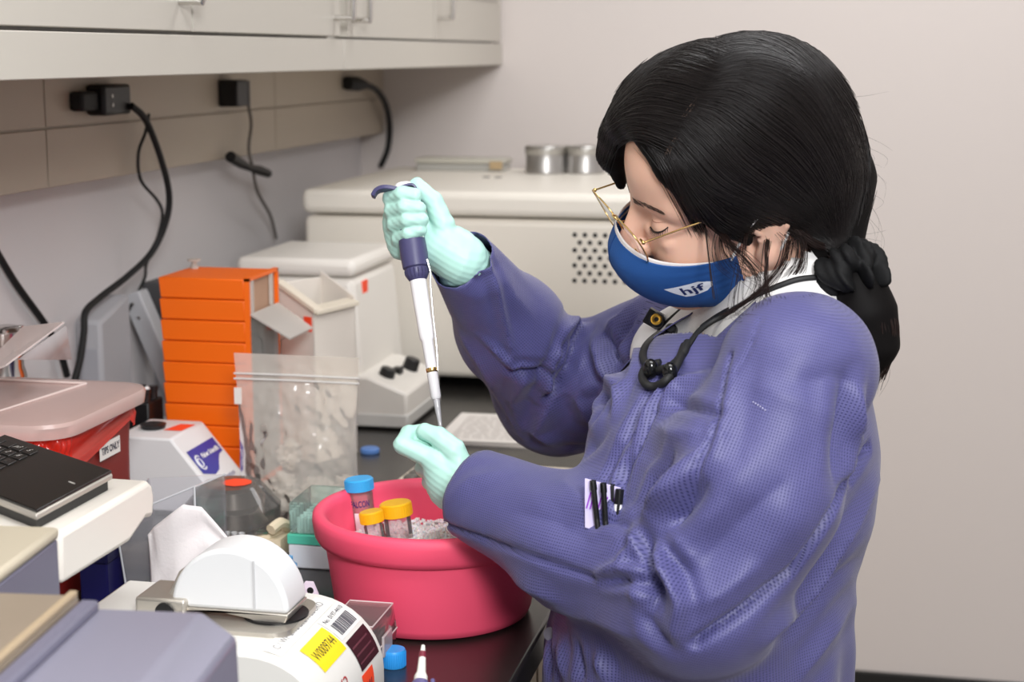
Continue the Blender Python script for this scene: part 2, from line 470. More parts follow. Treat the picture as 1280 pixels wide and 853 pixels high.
MB(T).hexa([(x1-0.014, y0, zt1-0.004), (x1+0.008, y0, zt1-0.008), (x1+0.008, y1, zt1-0.004), (x1-0.014, y1, zt1), (x1-0.014, y0, zt1+0.003), (x1+0.008, y0, zt1-0.001), (x1+0.008, y1, zt1+0.003), (x1-0.014, y1, zt1+0.007)]).build('rim', CREAM, t, bevel=0.001)
MB(T).box(x1-0.020, x1-0.004, y0-0.0012, y0-0.0002, zt1-0.034, zt1-0.012).build('sticker', ORANGE_STICKER, t)

# ---- orange tower of trays with a clear front
ox0, ox1, oy0, oy1 = 0.140, 0.268, 2.13, 2.25
oz = 1.212
om = mat('orange_plastic', (246, 108, 14), 0.42, bump=0.04, bscale=90)
t = thing('orange_dispenser', 'tall orange ribbed dispenser tower with a clear flap front, by the wall', 'dispenser', ((ox0+ox1)/2, (oy0+oy1)/2, ZB))
n = 10; hh = (oz-ZB)/n
for k in range(n):
    za = ZB+k*hh; zb = za+hh
    f = 0.004*(k-n)/n
    MB().hexa([(ox0-f+0.0012, oy0+0.0012, za), (ox1-0.001, oy0+0.0012, za), (ox1-0.001, oy1, za), (ox0-f, oy1, za),
               (ox0-f-0.0008, oy0, zb-0.0012), (ox1-0.001, oy0, zb-0.0012), (ox1-0.001, oy1, zb-0.0012), (ox0-f-0.0006, oy1, zb-0.0012)]).build('tray', om, t, bevel=0.0016)
fr = MB()
for za, zb in ((ZB, ZB+0.008), (oz-0.004, oz+0.001)): fr.box(ox1-0.001, ox1+0.006, oy0, oy1, za, zb)
fr.box(ox1-0.001, ox1+0.006, oy0, oy0+0.005, ZB, oz).box(ox1-0.001, ox1+0.006, oy1-0.005, oy1, ZB, oz)
fr.build('front_frame', om, t)
MB().box(ox1-0.0005, ox1+0.001, oy0+0.004, oy1-0.004, ZB+0.008, oz-0.004).build('inner_face', mat('inner_tan', (186, 148, 122), 0.6, var=0.2, vscale=30), t)
MB().box(ox1+0.004, ox1+0.0055, oy0+0.005, oy1-0.005, ZB+0.008, oz-0.052).build('clear_cover', clear_mat('clear_plastic', (245, 245, 243), 0.22), t)
fl = MB(); fl.hexa([(ox1+0.005, oy0+0.004, oz-0.052), (ox1+0.060, oy0+0.012, oz-0.086), (ox1+0.060, oy1-0.012, oz-0.086), (ox1+0.005, oy1-0.004, oz-0.052),
                   (ox1+0.006, oy0+0.004, oz-0.050), (ox1+0.061, oy0+0.012, oz-0.084), (ox1+0.061, oy1-0.012, oz-0.084), (ox1+0.006, oy1-0.004, oz-0.050)])
fl.build('flap', clear_mat('milky_plastic', (236, 228, 220), 0.55), t)
MB().box(ox1+0.002, ox1+0.0065, oy0+0.012, oy0+0.018, oz-0.050, oz-0.004).build('divider', clear_mat('milky_plastic'), t)
MB().box(ox1+0.002, ox1+0.0065, oy1-0.030, oy1-0.026, oz-0.05, oz-0.004).build('divider', clear_mat('milky_plastic'), t)
MB().tube([(ox1+0.007, oy1-0.03, ZB+0.01), (ox1+0.02, oy1-0.035, oz-0.10), (ox1+0.052, oy1-0.03, oz-0.084)], 0.0008, 6).build('wire', mat('grey_wire', (110, 104, 100), 0.5), t)
# two small white caps on top
for k, (px, py) in enumerate(((236, 322), (259, 324))):
    p = atZ(px, py, oz+0.0005); p = Vector((min(max(p.x, ox0+0.012), ox1-0.02), oy1-0.020, oz-0.0012))
    o = MB().lathe([(0.006, 0), (0.006, 0.004), (0.004, 0.005), (0.004, 0.010), (0.0095, 0.011), (0.0095, 0.014), (0, 0.0142)], p, 20).build('tube_stopper', WHITE)
    tag(o, ('white stopper standing on the orange tower, nearer the wall', 'white stopper standing on the orange tower, nearer its clear front')[k], 'stopper', 'white stoppers on the orange tower')

# ---- grey equipment between bin and orange tower
t = thing('gel_lamp', 'grey bench lamp with a leaning white arm, behind the red bin', 'lamp', (0.05, 2.42, ZB))
gm = mat('grey_enamel', (186, 188, 192), 0.4)
a = atY(151, 372, 2.40); b = atY(198, 480, 2.40)
dirv = (b-a).normalized(); side = Vector((0.96, 0, 0.0)).cross(dirv)
w = Vector((0.030, 0, 0.012))
lo = a+dirv*((ZB+0.021-a.z)/dirv.z)
MB().hexa([lo, lo+w, lo+w+Vector((0, 0.035, 0)), lo+Vector((0, 0.035, 0)), a, a+w, a+w+Vector((0, 0.035, 0)), a+Vector((0, 0.035, 0))]).build('arm', gm, t, bevel=0.003)
for s in (0.14, 0.34):
    q = a+dirv*(s*0.12)+w*0.45
    MB().lathe([(0.0028, 0), (0.0028, 0.0012), (0, 0.0016)], q, 12, Matrix.Rotation(PI/2, 3, 'X')).build('screw', STEEL, t)
q = atY(180, 352, 2.47)
MB().box(q.x, q.x+0.06, 2.46, 2.52, q.z-0.09, q.z).build('head', mat('charcoal_plastic', (74, 74, 76), 0.5), t, bevel=0.004)
MB().box(q.x-0.03, q.x+0.09, 2.37, 2.54, ZB, ZB+0.02).box(q.x+0.01, q.x+0.05, 2.47, 2.51, ZB, q.z-0.08).build('stand', gm, t, bevel=0.003)
e_ = thing('grey_enclosure', 'plain grey upright enclosure against the wall behind the red bin', 'enclosure', (-0.033, 2.305, ZB))
MB().prism([(2.255, ZB), (2.36, ZB), (2.36, 1.150), (2.255, 1.122)], -0.054, -0.012, 'X').build('case', mat('grey_box', (178, 178, 182), 0.5), e_, bevel=0.006)
MB().box(-0.048, -0.018, 2.2535, 2.2552, ZB+0.03, ZB+0.17).build('door', mat('grey_box_door', (166, 166, 172), 0.5), e_, bevel=0.001)

# black clutter at the foot of the tower
t = thing('vial_holder', 'black holder with small dark vials at the foot of the orange tower', 'holder', (0.085, 2.10, ZB))
p0 = atY(198, 505, 2.115)
p0.x = 0.118
MB().box(p0.x-0.02, p0.x+0.014, 2.10, 2.15, ZB, p0.z+0.004).build('block', BLACK, t, bevel=0.003)
for k in range(4):
    q = Vector((p0.x-0.012+0.018*(k % 2), 2.110+0.024*(k//2), p0.z+0.004))
    v = MB().lathe([(0.006, 0), (0.006, 0.010), (0.0072, 0.011), (0.0072, 0.018), (0, 0.0185)], q, 16).build('vial', mat('dark_vial', (38, 30, 30), 0.25), t)
MB().ball(p0+Vector((0.008, -0.006, 0.022)), 0.004).build('lamp_bead', mat('white_bead', (245, 245, 245), 0.3), t)
# ================================================================== left of the bench
# ---- red tips bin
bx1, by0, by1 = 0.252, 1.605, 1.845
bx0 = -0.03
zlid = 1.118
t = thing('sharps_bin', 'dark red waste bin with a red bag liner and a milky hinged lid', 'bin', ((bx0+bx1)/2, (by0+by1)/2, ZB))
def rr(x0, x1, y0, y1, r, z, n=6):
    return [Vector((x, y, z)) for x, y in rrect(x1-x0, y1-y0, r, n, (x0+x1)/2, (y0+y1)/2)]
def loops(rings, name, m, parent, closed=(True, True), **kw):
    mb = MB(); n = len(rings[0]); vs = [v for r in rings for v in r]; fs = []
    for j in range(len(rings)-1):
        for i in range(n): fs.append((j*n+i, j*n+(i+1) % n, (j+1)*n+(i+1) % n, (j+1)*n+i))
    if closed[0]: fs.append(tuple(range(n-1, -1, -1)))
    if closed[1]: fs.append(tuple((len(rings)-1)*n+i for i in range(n)))
    mb.add(vs, fs); return mb.build(name, m, parent, **kw)
red_m = mat('dark_red_plastic', (132, 34, 30), 0.42)
g = 0.012
loops([rr(bx0+0.016, bx1-0.016, by0+0.016, by1-0.012, 0.03, ZB), rr(bx0+g, bx1-g, by0+g, by1-g, 0.035, 1.05), rr(bx0+g-0.003, bx1-g+0.003, by0+g-0.003, by1-g+0.003, 0.036, zlid-0.012)], 'body', red_m, t)
# bag liner folded over the rim: wavy skirt
rings = []
nn = 160
base = rr(bx0+g-0.004, bx1-g+0.004, by0+g-0.004, by1-g+0.004, 0.037, 0, 39)
for j in range(9):
    s = j/8; ring = []
    for i, v in enumerate(base):
        a = 2*PI*i/len(base)
        drop = 0.034+0.012*math.sin(3*a+1.0)+0.007*math.sin(7*a)
        if v.y < by0+0.05: drop += 0.014
        elif v.x > bx1-0.05: drop -= 0.019
        z = zlid-0.010-drop*s
        out = 0.0025+0.0035*math.sin(s*PI*2.6+2*math.sin(4*a))*math.sin(PI*min(1, s*1.2))+0.0012*math.sin(31*a+5*s)
        c = Vector(((bx0+bx1)/2, (by0+by1)/2, 0)); d = (Vector((v.x, v.y, 0))-c).normalized()
        ring.append(Vector((v.x, v.y, z))+d*out)
    rings.append(ring)
loops(rings, 'bag_liner', mat('red_film', (214, 44, 30), 0.22, spec=0.7, bump=0.25, bscale=70), t, (False, False), sharp=180)
# lid
lid_m = clear_mat('milky_lid', (238, 206, 198), 0.62, rough=0.2)
e = 0.006
hx1 = bx1-0.085; hy0 = by0+0.045
lt = loops([rr(bx0-e, bx1+e, by0-e, by1+e, 0.045, zlid-0.016), rr(bx0-e-0.002, bx1+e+0.002, by0-e-0.002, by1+e+0.002, 0.047, zlid-0.003), rr(bx0-e, bx1+e, by0-e, by1+e, 0.046, zlid+0.001), rr(bx0+0.01, bx1-0.006, by0+0.008, by1-0.006, 0.036, zlid+0.003)], 'lid', lid_m, t, (False, True))
fm = MB()
ridge = [(bx0, by0+0.03, zlid+0.0045), (bx1-0.095, by0+0.03, zlid+0.0045), (bx1-0.07, by1-0.03, zlid+0.0045), (bx0, by1-0.03, zlid+0.0045)]
fm.tube(ridge, 0.0016, 6)
fm.build('ridge', clear_mat('milky_ridge', (246, 226, 220), 0.8), lt)
MB().box(0.06, 0.085, by0-e-0.004, by0-e-0.001, zlid-0.015, zlid-0.008).build('tab', clear_mat('milky_ridge'), lt)
# raised hinged flap with side gussets
p1 = atY(80, 404, 1.70); p0 = atY(2, 446, 1.62)
hy = 1.70
A = atY(-60, 462, 1.60); B = atY(28, 446, 1.78)
flap = MB()
def thin(q, n, th):
    n = Vector(n).normalized()*th
    return [Vector(v) for v in q]+[Vector(v)+n for v in q]
q = [atY(-40, 478, 1.63), atY(8, 458, 1.63), atY(81, 404, 1.74), atY(30, 410, 1.78)]
nrm = (q[1]-q[0]).cross(q[3]-q[0])
flap.hexa(thin(q, nrm, 0.002)).build('flap', clear_mat('milky_flap', (236, 222, 218), 0.6, rough=0.4, gloss=0.35), t)
q2 = [atY(22, 450, 1.66), atY(90, 450, 1.80), atY(83, 408, 1.745)]
MB().add([Vector(v) for v in q2], [(0, 1, 2)]).build('gusset', clear_mat('milky_gusset', (230, 224, 224), 0.5, rough=0.4, gloss=0.3), t, solid=0.0012)
# TIPS ONLY label on the right face
la = atX(125, 557, bx1-g+0.0045); lb = atX(150, 545, bx1-g+0.0045)
lz0 = atX(125, 578, bx1-g+0.0045).z; lx = bx1-g+0.0036
lz1 = la.z
lab = MB().box(lx, lx+0.0006, la.y, lb.y, lz0, lz1).build('label', PAPER, t)
put_text('TIPS ONLY', 0.012, (lx+0.0008, (la.y+lb.y)/2, (lz0+lz1)/2), (0, 1, 0), (0, 0, 1), 'lettering', INK, lab, width=(lb.y-la.y)*0.88, bold=0.0003)
# ---- chrome fitting behind
p = atY(4, 440, 1.98)
t = thing('chrome_flask', 'chrome flask with a clamped collar at the left edge behind the red bin', 'flask', (p.x, 1.98, ZB))
MB().lathe([(0.032, 0), (0.032, 0.16), (0.029, 0.185), (0.026, p.z-ZB-0.02), (0.026, p.z-ZB+0.020)], (p.x, 1.98, ZB), 40).build('body', CHROME, t)
MB().lathe([(0.026, 0), (0.031, 0.001), (0.031, 0.011), (0.027, 0.012), (0.022, 0.016), (0.0, 0.017)], (p.x, 1.98, p.z+0.018), 40).build('collar', CHROME, t)
for k in range(7):
    a = k*2*PI/7
    MB().lathe([(0.004, 0), (0.004, 0.004), (0, 0.005)], (p.x+0.026*math.cos(a), 1.98+0.026*math.sin(a), p.z+0.029), 10).build('stud', CHROME, t)

# ---- vortex mixer with blue badge
vy0, vy1 = 1.985, 2.095
vx0 = 0.135
A = atY(213, 549, vy0); zt = A.z
Bp = atY(262, 622, vy0)
t = thing('vortex_mixer', 'small white vortex mixer with a sloping front and blue badge, right of the red bin', 'mixer', (0.2, 2.04, ZB))
sx = Bp.x+0.010; szb = Bp.z-0.004
vb = MB().prism([(vx0, ZB+0.004), (sx+0.004, ZB+0.004), (sx+0.004, szb), (A.x, zt), (vx0, zt)], vy0, vy1).build('housing', mat('mixer_white', (224, 222, 222), 0.5, bump=0.1, bscale=300), t, bevel=0.003)
MB().box(vx0+0.005, sx, vy0+0.005, vy1-0.005, ZB, ZB+0.005).build('base_plate', RUBBER, t)
dn = Vector((sx+0.004-A.x, 0, szb-zt)); Ld = dn.length; dn.normalize()
nn_ = Vector((-dn.z, 0, dn.x)); 
if nn_.x < 0: nn_ = -nn_
def slope(u, v, lift=0.0006):      # u along +y 0..1, v down the slope 0..1
    return Vector((A.x, vy0+(vy1-vy0)*u, zt))+dn*(Ld*v)+nn_*lift
out = [(0.10, 0.22), (0.90, 0.22), (0.90, 0.46), (0.72, 0.50), (0.60, 0.56), (0.48, 0.63), (0.34, 0.66), (0.10, 0.60)]
out = [(0.10, 0.25), (0.92, 0.25), (0.92, 0.47), (0.78, 0.49), (0.66, 0.56), (0.52, 0.66), (0.36, 0.69), (0.10, 0.60)]
mb = MB(); mb.add([slope(u, v) for u, v in out], [tuple(range(len(out)))])
bd = mb.build('badge', mat('badge_blue', (52, 54, 150), 0.4), t)
ux = Vector((0, 1, 0)); uy = -dn
put_text('Fisher Scientific', 0.010, slope(0.60, 0.40, 0.0009), ux, uy, 'lettering', mat('white_ink', (240, 240, 240), 0.5), bd, bold=0.0003, width=0.058, shear=0.2)
mb = MB()
c0 = slope(0.225, 0.46, 0.0010)
mb.tube([c0+ux*(0.0085*math.cos(a))+uy*(0.011*math.sin(a)) for a in [math.radians(d) for d in range(50, 320, 15)]], 0.0012, 6)
mb.tube([c0+ux*(0.005*math.cos(a))+uy*(0.0065*math.sin(a)) for a in [math.radians(d) for d in range(0, 360, 20)]], 0.0008, 6, True)
mb.build('emblem', MATS['white_ink'], bd)
put_text('MINI VORTEXER', 0.0075, slope(0.60, 0.80, 0.0009), ux, uy, 'lettering', mat('blue_ink', (60, 62, 130), 0.6), t, width=0.044)
kc = slope(0.80, 1.02, 0.0)
MB().lathe([(0.013, -0.004), (0.013, 0.010), (0.011, 0.013), (0, 0.013)], kc, 24, Vector((0, 0, 1)).rotation_difference(nn_).to_matrix()).box(kc.x+0.004, kc.x+0.018, kc.y-0.0035, kc.y+0.0035, kc.z+0.002, kc.z+0.010).build('knob', BLACK, t)
MB().add([(A.x-0.030, vy0+0.045, zt+0.0006), (A.x-0.004, vy0+0.045, zt+0.0006), (A.x+0.0, vy0+0.085, zt+0.0006), (A.x-0.022, vy0+0.085, zt+0.0006)], [(0, 1, 2, 3)]).build('sticker', ORANGE_STICKER, t)
MB().lathe([(0.016, 0), (0.018, 0.006), (0.010, 0.008), (0, 0.006)], (vx0+0.03, vy0+0.055, zt), 24).build('cup', BLACK, t)

# ---- mini centrifuge with a clear dome
dc = Vector((0.352, 1.855, ZB))
t = thing('mini_centrifuge', 'cream mini centrifuge with a black rotor under a clear domed lid', 'centrifuge', dc)
crm = mat('cream_moulding', (222, 206, 178), 0.45)
MB().lathe([(0.060, 0), (0.066, 0.004), (0.066, 0.020), (0.060, 0.030), (0.046, 0.032), (0.0, 0.032)], dc, 48).box(dc.x+0.038, dc.x+0.072, dc.y-0.03, dc.y+0.03, ZB+0.002, ZB+0.026).build('base', crm, t)
MB().lathe([(0.040, 0.033), (0.043, 0.036), (0.030, 0.052), (0.034, 0.060), (0.026, 0.078), (0.010, 0.080), (0.0, 0.080)], dc, 40).build('rotor', mat('rotor_black', (30, 30, 32), 0.3), t)
MB().lathe([(0.058, 0.033), (0.059, 0.060), (0.040, 0.082), (0.036, 0.086), (0.0, 0.0865)], dc, 56).build('dome_lid', clear_mat('dome_plastic', (238, 232, 226), 0.10, rough=0.05), t)
MB().lathe([(0.0, 0.0868), (0.018, 0.0868), (0.019, 0.0872), (0, 0.0875)], dc+Vector((0.006, 0, 0)), 9).build('sticker', ORANGE_STICKER, t)
MB().box(dc.x+0.040, dc.x+0.054, dc.y-0.028, dc.y-0.016, ZB+0.032, ZB+0.0335).build('label', mat('green_print', (70, 110, 90), 0.6), t)
MB().tube(smooth_path([(dc.x+0.07, dc.y+0.01, ZB+0.03), (dc.x+0.066, dc.y-0.012, ZB+0.042), (dc.x+0.060, dc.y-0.03, ZB+0.038)], 5), 0.007, 8).build('latch', crm, t)

# ---- clear stand with a folded tissue
t = thing('clear_caddy', 'clear acrylic bench caddy in front of the vortex mixer', 'caddy', (0.345, 1.68, ZB))
hx0, hx1, hy0, hy1 = 0.296, 0.392, 1.645, 1.735
acr = clear_mat('acrylic', (248, 248, 250), 0.08, rough=0.06, gloss=0.5)
ac = MB()
z1_ = 1.045
ac.hexa([(hx0+0.012, hy0, ZB), (hx1, hy0, ZB), (hx1, hy0+0.002, ZB), (hx0+0.012, hy0+0.002, ZB), (hx0, hy0+0.004, 1.005), (hx1, hy0+0.004, 1.048), (hx1, hy0+0.006, 1.048), (hx0, hy0+0.006, 1.005)])
ac.build('front_panel', acr, t)
MB().hexa([(hx1-0.002, hy0, ZB), (hx1, hy0, ZB), (hx1, hy1, ZB), (hx1-0.002, hy1, ZB), (hx1-0.002, hy0, 1.048), (hx1, hy0, 1.048), (hx1, hy1, 1.04), (hx1-0.002, hy1, 1.04)]).build('side_panel', acr, t)
MB().hexa([(hx0+0.012, hy0, ZB), (hx0+0.014, hy0, ZB), (hx0+0.014, hy1, ZB), (hx0+0.012, hy1, ZB), (hx0, hy0, 1.005), (hx0+0.002, hy0, 1.005), (hx0+0.002, hy1, 1.03), (hx0, hy1, 1.03)]).build('side_panel', acr, t)
MB().hexa([(hx0, hy1-0.002, ZB), (hx1, hy1-0.002, ZB), (hx1, hy1, ZB), (hx0, hy1, ZB), (hx0, hy1-0.002, 1.03), (hx1, hy1-0.002, 1.04), (hx1, hy1, 1.04), (hx0, hy1, 1.03)]).build('back_panel', acr, t)
MB().box(hx0+0.012, hx1, hy0, hy1, ZB, ZB+0.002).build('floor_panel', acr, t)
for q0, q1 in (((hx0, hy0+0.005, 1.005), (hx1, hy0+0.005, 1.048)), ((hx1, hy0, 1.048), (hx1, hy1, 1.04)), ((hx0+0.012, hy0, ZB), (hx0, hy0, 1.005)), ((hx1, hy0, ZB), (hx1, hy0, 1.048))):
    MB().tube([q0, q1], 0.0012, 6).build('edge', clear_mat('acrylic_edge', (240, 242, 246), 0.7), t)
# tissue draped over the front of the caddy: peak at (230,632)
ty = 1.625
pts2 = [(186, 668), (196, 652), (230, 630), (246, 636), (287, 690), (300, 745), (184, 745), (180, 690)]
def tissue():
    mb = MB(); N = 28
    top = [(180, 672), (189, 662), (229, 631), (247, 637), (290, 692)]
    def up(u):
        s = u*(len(top)-1); i = min(int(s), len(top)-2); f = s-i
        return (top[i][0]*(1-f)+top[i+1][0]*f, top[i][1]*(1-f)+top[i+1][1]*f)
    def fn(u, v):
        x, y = up(u); bx = 190+u*98; by = 752
        fold = 0.010*abs(u-0.42)*2+0.003*math.sin(9*u+3*v)+0.002*math.sin(23*u*v+4)
        p = atY(x*(1-v)+bx*v, y*(1-v)+by*v, ty)
        return p+Vector((0, 0.004+fold-0.012*v, 0))
    mb.grid(fn, N, 20)
    return mb
o = tissue().build('paper_tissue', mat('tissue_paper', (236, 230, 230), 0.9, bump=0.35, bscale=260), solid=0.0012)
tag(o, 'folded white paper tissue standing up to a point against the clear caddy', 'tissue')
# dark navy box
p = atZ(150, 742, ZB)
t = thing('navy_box', 'dark navy box half hidden between the red bin and clear caddy', 'box', (0.275, 1.70, ZB))
MB().box(0.262, 0.296, 1.62, 1.74, ZB, ZB+0.070).build('body', mat('navy_card', (24, 22, 84), 0.35), t, bevel=0.002)
MB().box(0.261, 0.297, 1.619, 1.741, ZB+0.050, ZB+0.072).build('lid', mat('navy_card_dark', (20, 18, 66), 0.35), t, bevel=0.002)
# ================================================================== front of the bench
# ---- keypad instrument: cantilevered white head with a black keypad
t = thing('keypad_instrument', 'white instrument head with a black keypad, overhanging the bench at the left', 'instrument', (0.33, 1.15, ZB))
kx1 = 0.466
far = atX(193, 600, kx1); nb = atX(65, 740, kx1); fb = atX(163, 678, kx1)
prof = []
y_far, z_top = far.y, far.z
zn = nb.z
slope_b = (fb.z-nb.z)/(fb.y-nb.y)
y_near = 1.196
zt_n = z_top+0.0
pts = [(y_near, nb.z+slope_b*(y_near-nb.y)), (fb.y, fb.z), (fb.y+0.035, fb.z+0.012), (y_far-0.004, z_top-0.035), (y_far, z_top-0.016), (y_far-0.003, z_top-0.004), (y_far-0.012, z_top+0.002), (y_near, z_top+0.002)]
MB().prism(pts, 0.15, kx1, 'X').build('head', mat('warm_white', (238, 232, 222), 0.38), t, bevel=0.005, seg=3)
MB().box(0.20, 0.40, 1.21, 1.27, ZB, nb.z+0.014).build('pedestal', mat('instrument_grey', (120, 118, 128), 0.5), t, bevel=0.004)
kz = z_top+0.010
c_far = atZ(141, 589, kz+0.010); c_near = atZ(45, 640, kz+0.010); c_fl = atZ(-2, 541, kz+0.010)
ex = (c_far-c_fl).normalized(); ey = (c_far-c_near).normalized()
def K(u, v, z): return c_far-ex*u-ey*v+Vector((0, 0, z-c_far.z))
def kbox(u0, u1, v0, v1, za, zb): return [K(u0, v1, za), K(u0, v0, za), K(u1, v0, za), K(u1, v1, za), K(u0, v1, zb), K(u0, v0, zb), K(u1, v0, zb), K(u1, v1, zb)]
kd = (c_far-c_near).length
W_ = 0.20
fr = MB(); fr.hexa(kbox(0.006, W_, 0.004, kd-0.006, z_top+0.0022, kz+0.002)).build('keypad_foot', BLACK, t)
MB().hexa(kbox(0.0, W_, 0.0, kd, kz+0.002, kz+0.008)).build('keypad_frame', mat('silver_paint', (190, 184, 174), 0.35, 0.4), t, bevel=0.002)
pan = MB().hexa(kbox(0.001, W_, 0.0008, kd-0.002, kz+0.0078, kz+0.0108)).build('keypad', mat('gloss_black', (22, 21, 20), 0.28, var=0.2, vscale=60), t, bevel=0.001)
kq = atZ(48, 566, kz+0.010)-c_far
det_ = ex.x*ey.y-ex.y*ey.x
KU = -(kq.x*ey.y-kq.y*ey.x)/det_; KV = max(0.008, -(ex.x*kq.y-ex.y*kq.x)/det_)
KN = max(2, min(4, int((kd-KV)/0.0195)))
print('keypad', KU, KV, kd)
for i in range(KN):
    for j in range(4):
        MB().hexa(kbox(KU+0.0205*j, KU+0.017+0.0205*j, KV+0.0195*i, KV+0.016+0.0195*i, kz+0.0107, kz+0.0120)).build('key', mat('key_black', (30, 29, 28), 0.35), pan, bevel=0.0008)
for (i, j, s) in ((0, 0, '5'), (1, 0, '6'), (0, 1, 'p3'), (1, 1, '2'), (2, 0, '.'), (2, 1, '1'), (1, 2, 'B')):
    o_ = K(KU+0.0085+0.0205*j, KV+0.008+0.0195*i, kz+0.0122)
    put_text(s, 0.009, o_, ex, ey, 'lettering', mat('key_ink', (190, 186, 180), 0.6), pan)
MB().hexa(kbox(0.012, 0.022, kd*0.42, kd*0.42+0.0015, kz+0.0108, kz+0.0112)).build('indicator', MATS['key_ink'], pan)

# ---- grey analyser at the very front
cr = atY(292, 775, 1.055); T = rot_z(6, (cr.x, cr.y, ZB))
t = thing('grey_analyser', 'indigo-grey bench analyser with a brown deck in the front left corner', 'analyser', (cr.x-0.2, cr.y-0.2, ZB))
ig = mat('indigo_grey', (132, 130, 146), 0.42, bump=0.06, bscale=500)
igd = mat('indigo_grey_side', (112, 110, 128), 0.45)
zt = cr.z+0.006
X1, Y1 = cr.x, cr.y
ch = 0.022
prof = [(X1-0.46, ZB), (X1+0.012, ZB), (X1+0.012, zt-0.075), (X1+0.004, zt-0.068), (X1+0.003, zt-0.018), (X1-ch, zt), (X1-0.46, zt)]
MB(T).prism(prof, Y1-0.46, Y1-0.001).build('body', ig, t, bevel=0.004)
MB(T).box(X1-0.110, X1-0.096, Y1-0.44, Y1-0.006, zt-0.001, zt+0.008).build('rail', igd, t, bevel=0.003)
dk = mat('brown_deck', (148, 134, 118), 0.35, var=0.12, vscale=18)
d = MB(T).box(X1-0.40, X1-0.112, Y1-0.44, Y1-0.002, zt, zt+0.010).build('deck', dk, t, bevel=0.004)
MB(T).box(X1-0.118, X1-0.112, Y1-0.44, Y1-0.006, zt+0.0095, zt+0.014).build('deck_trim', mat('tan_trim', (178, 158, 130), 0.4), d, bevel=0.001)
MB(T).box(X1-0.225, X1-0.218, Y1-0.44, Y1-0.02, zt+0.0095, zt+0.012).build('deck_bar', MATS['tan_trim'], d, bevel=0.001)
rp = atY(64, 646, Y1+0.125)
rx = (T.inverted() @ rp).x+0.016
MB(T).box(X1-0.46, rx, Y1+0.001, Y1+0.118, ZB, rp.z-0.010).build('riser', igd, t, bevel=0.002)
MB(T).box(X1-0.46, rx+0.0015, Y1, Y1+0.120, rp.z-0.010, rp.z).build('riser_top', mat('putty', (186, 176, 156), 0.5), t, bevel=0.004)

# ---- white spectrometer with a D-shaped lid and labels
X0, X1, Y0, Y1 = 0.40, 0.665, 1.285, 1.455
zt = 1.004
t = thing('spectrometer', 'white bench spectrometer with a rounded shoulder, property stickers and a half-round lid', 'spectrometer', (0.53, 1.37, ZB))
arc = []
Rr, Rz = 0.075, 0.070
for k in range(11):
    a = PI/2*k/10
    arc.append((X1-Rr+Rr*math.cos(a), zt-Rz+Rz*math.sin(a)))
prof = [(X0, ZB+0.003), (X1, ZB+0.003)]+arc+[(X0, zt)]
hs = MB().prism(prof, Y0, Y1).build('housing', mat('spectro_white', (228, 226, 220), 0.38), t, bevel=0.004, sharp=30)
prof2 = [(X0+0.01, ZB+0.004), (X1-0.055, ZB+0.004), (X1-0.055, zt-0.065), (X1-0.075, zt-0.044), (X1-0.10, zt-0.034), (X0+0.01, zt-0.034)]
MB().prism(prof2, Y0-0.0015, Y0+0.004).build('front_inlay', mat('pale_blue_grey', (198, 206, 212), 0.4), t, bevel=0.001)
# silver pedestal and hinge
sv = mat('satin_silver', (196, 190, 180), 0.3, 0.7)
pl = MB().prism(rrect(0.128, 0.100, 0.02, 6, 0.548, 1.375), zt-0.001, zt+0.004, 'Z').build('deck_plate', sv, t)
MB().lathe([(0.030, 0.004), (0.030, 0.006), (0, 0.006)], (0.585, 1.375, zt), 40).build('well', BLACK, t)
hc = atY(300, 765, 1.37)
Rl = 0.0570
cx_, yb0, yb1 = 0.548, 1.352, 1.404
zb_ = zt+0.013
out = [(cx_+Rl*math.cos(PI*k/32)*1.0, zb_+Rl*math.sin(PI*k/32)*1.02) for k in range(33)]
lid = MB().prism(out, yb0, yb1).build('half_round_lid', mat('lid_white', (224, 225, 226), 0.4), t, bevel=0.004, seg=3)
MB().prism([(cx_-Rl, zb_-0.004), (cx_-Rl*0.2, zb_-0.001), (cx_+0.02, zb_-0.006), (cx_+0.03, zb_-0.010), (cx_+Rl-0.004, zb_-0.010), (cx_+Rl, zb_-0.002), (cx_+Rl, zb_+0.0005), (cx_-Rl, zb_+0.0005)], yb0-0.002, yb1).build('lid_sill', sv, lid, bevel=0.001)
MB().box(cx_+Rl*0.42, cx_+Rl*0.42+0.002, yb0-0.0012, yb0+0.004, zb_+0.004, zb_+Rl*0.86).build('seam', mat('seam_grey', (196, 196, 198), 0.5), lid)
hg = MB(); hx = atY(183, 760, 1.37).x
hg.box(hx, hx+0.050, 1.345, 1.40, zt, zt+0.022).build('hinge_block', sv, t, bevel=0.003)
MB().lathe([(0.009, 0), (0.009, 0.002), (0, 0.002)], (hx+0.030, 1.3445, zt+0.010), 20, Matrix.Rotation(PI/2, 3, 'X')).build('hinge_bore', BLACK, t)
MB().hexa([(hx+0.026, 1.36, zt+0.020), (hx+0.040, 1.36, zt+0.020), (hx+0.040, 1.385, zt+0.020), (hx+0.026, 1.385, zt+0.020), (hx+0.034, 1.37, zt+0.042), (hx+0.062, 1.37, zt+0.042), (hx+0.062, 1.395, zt+0.042), (hx+0.034, 1.395, zt+0.042)]).build('hinge_arm', sv, t, bevel=0.002)
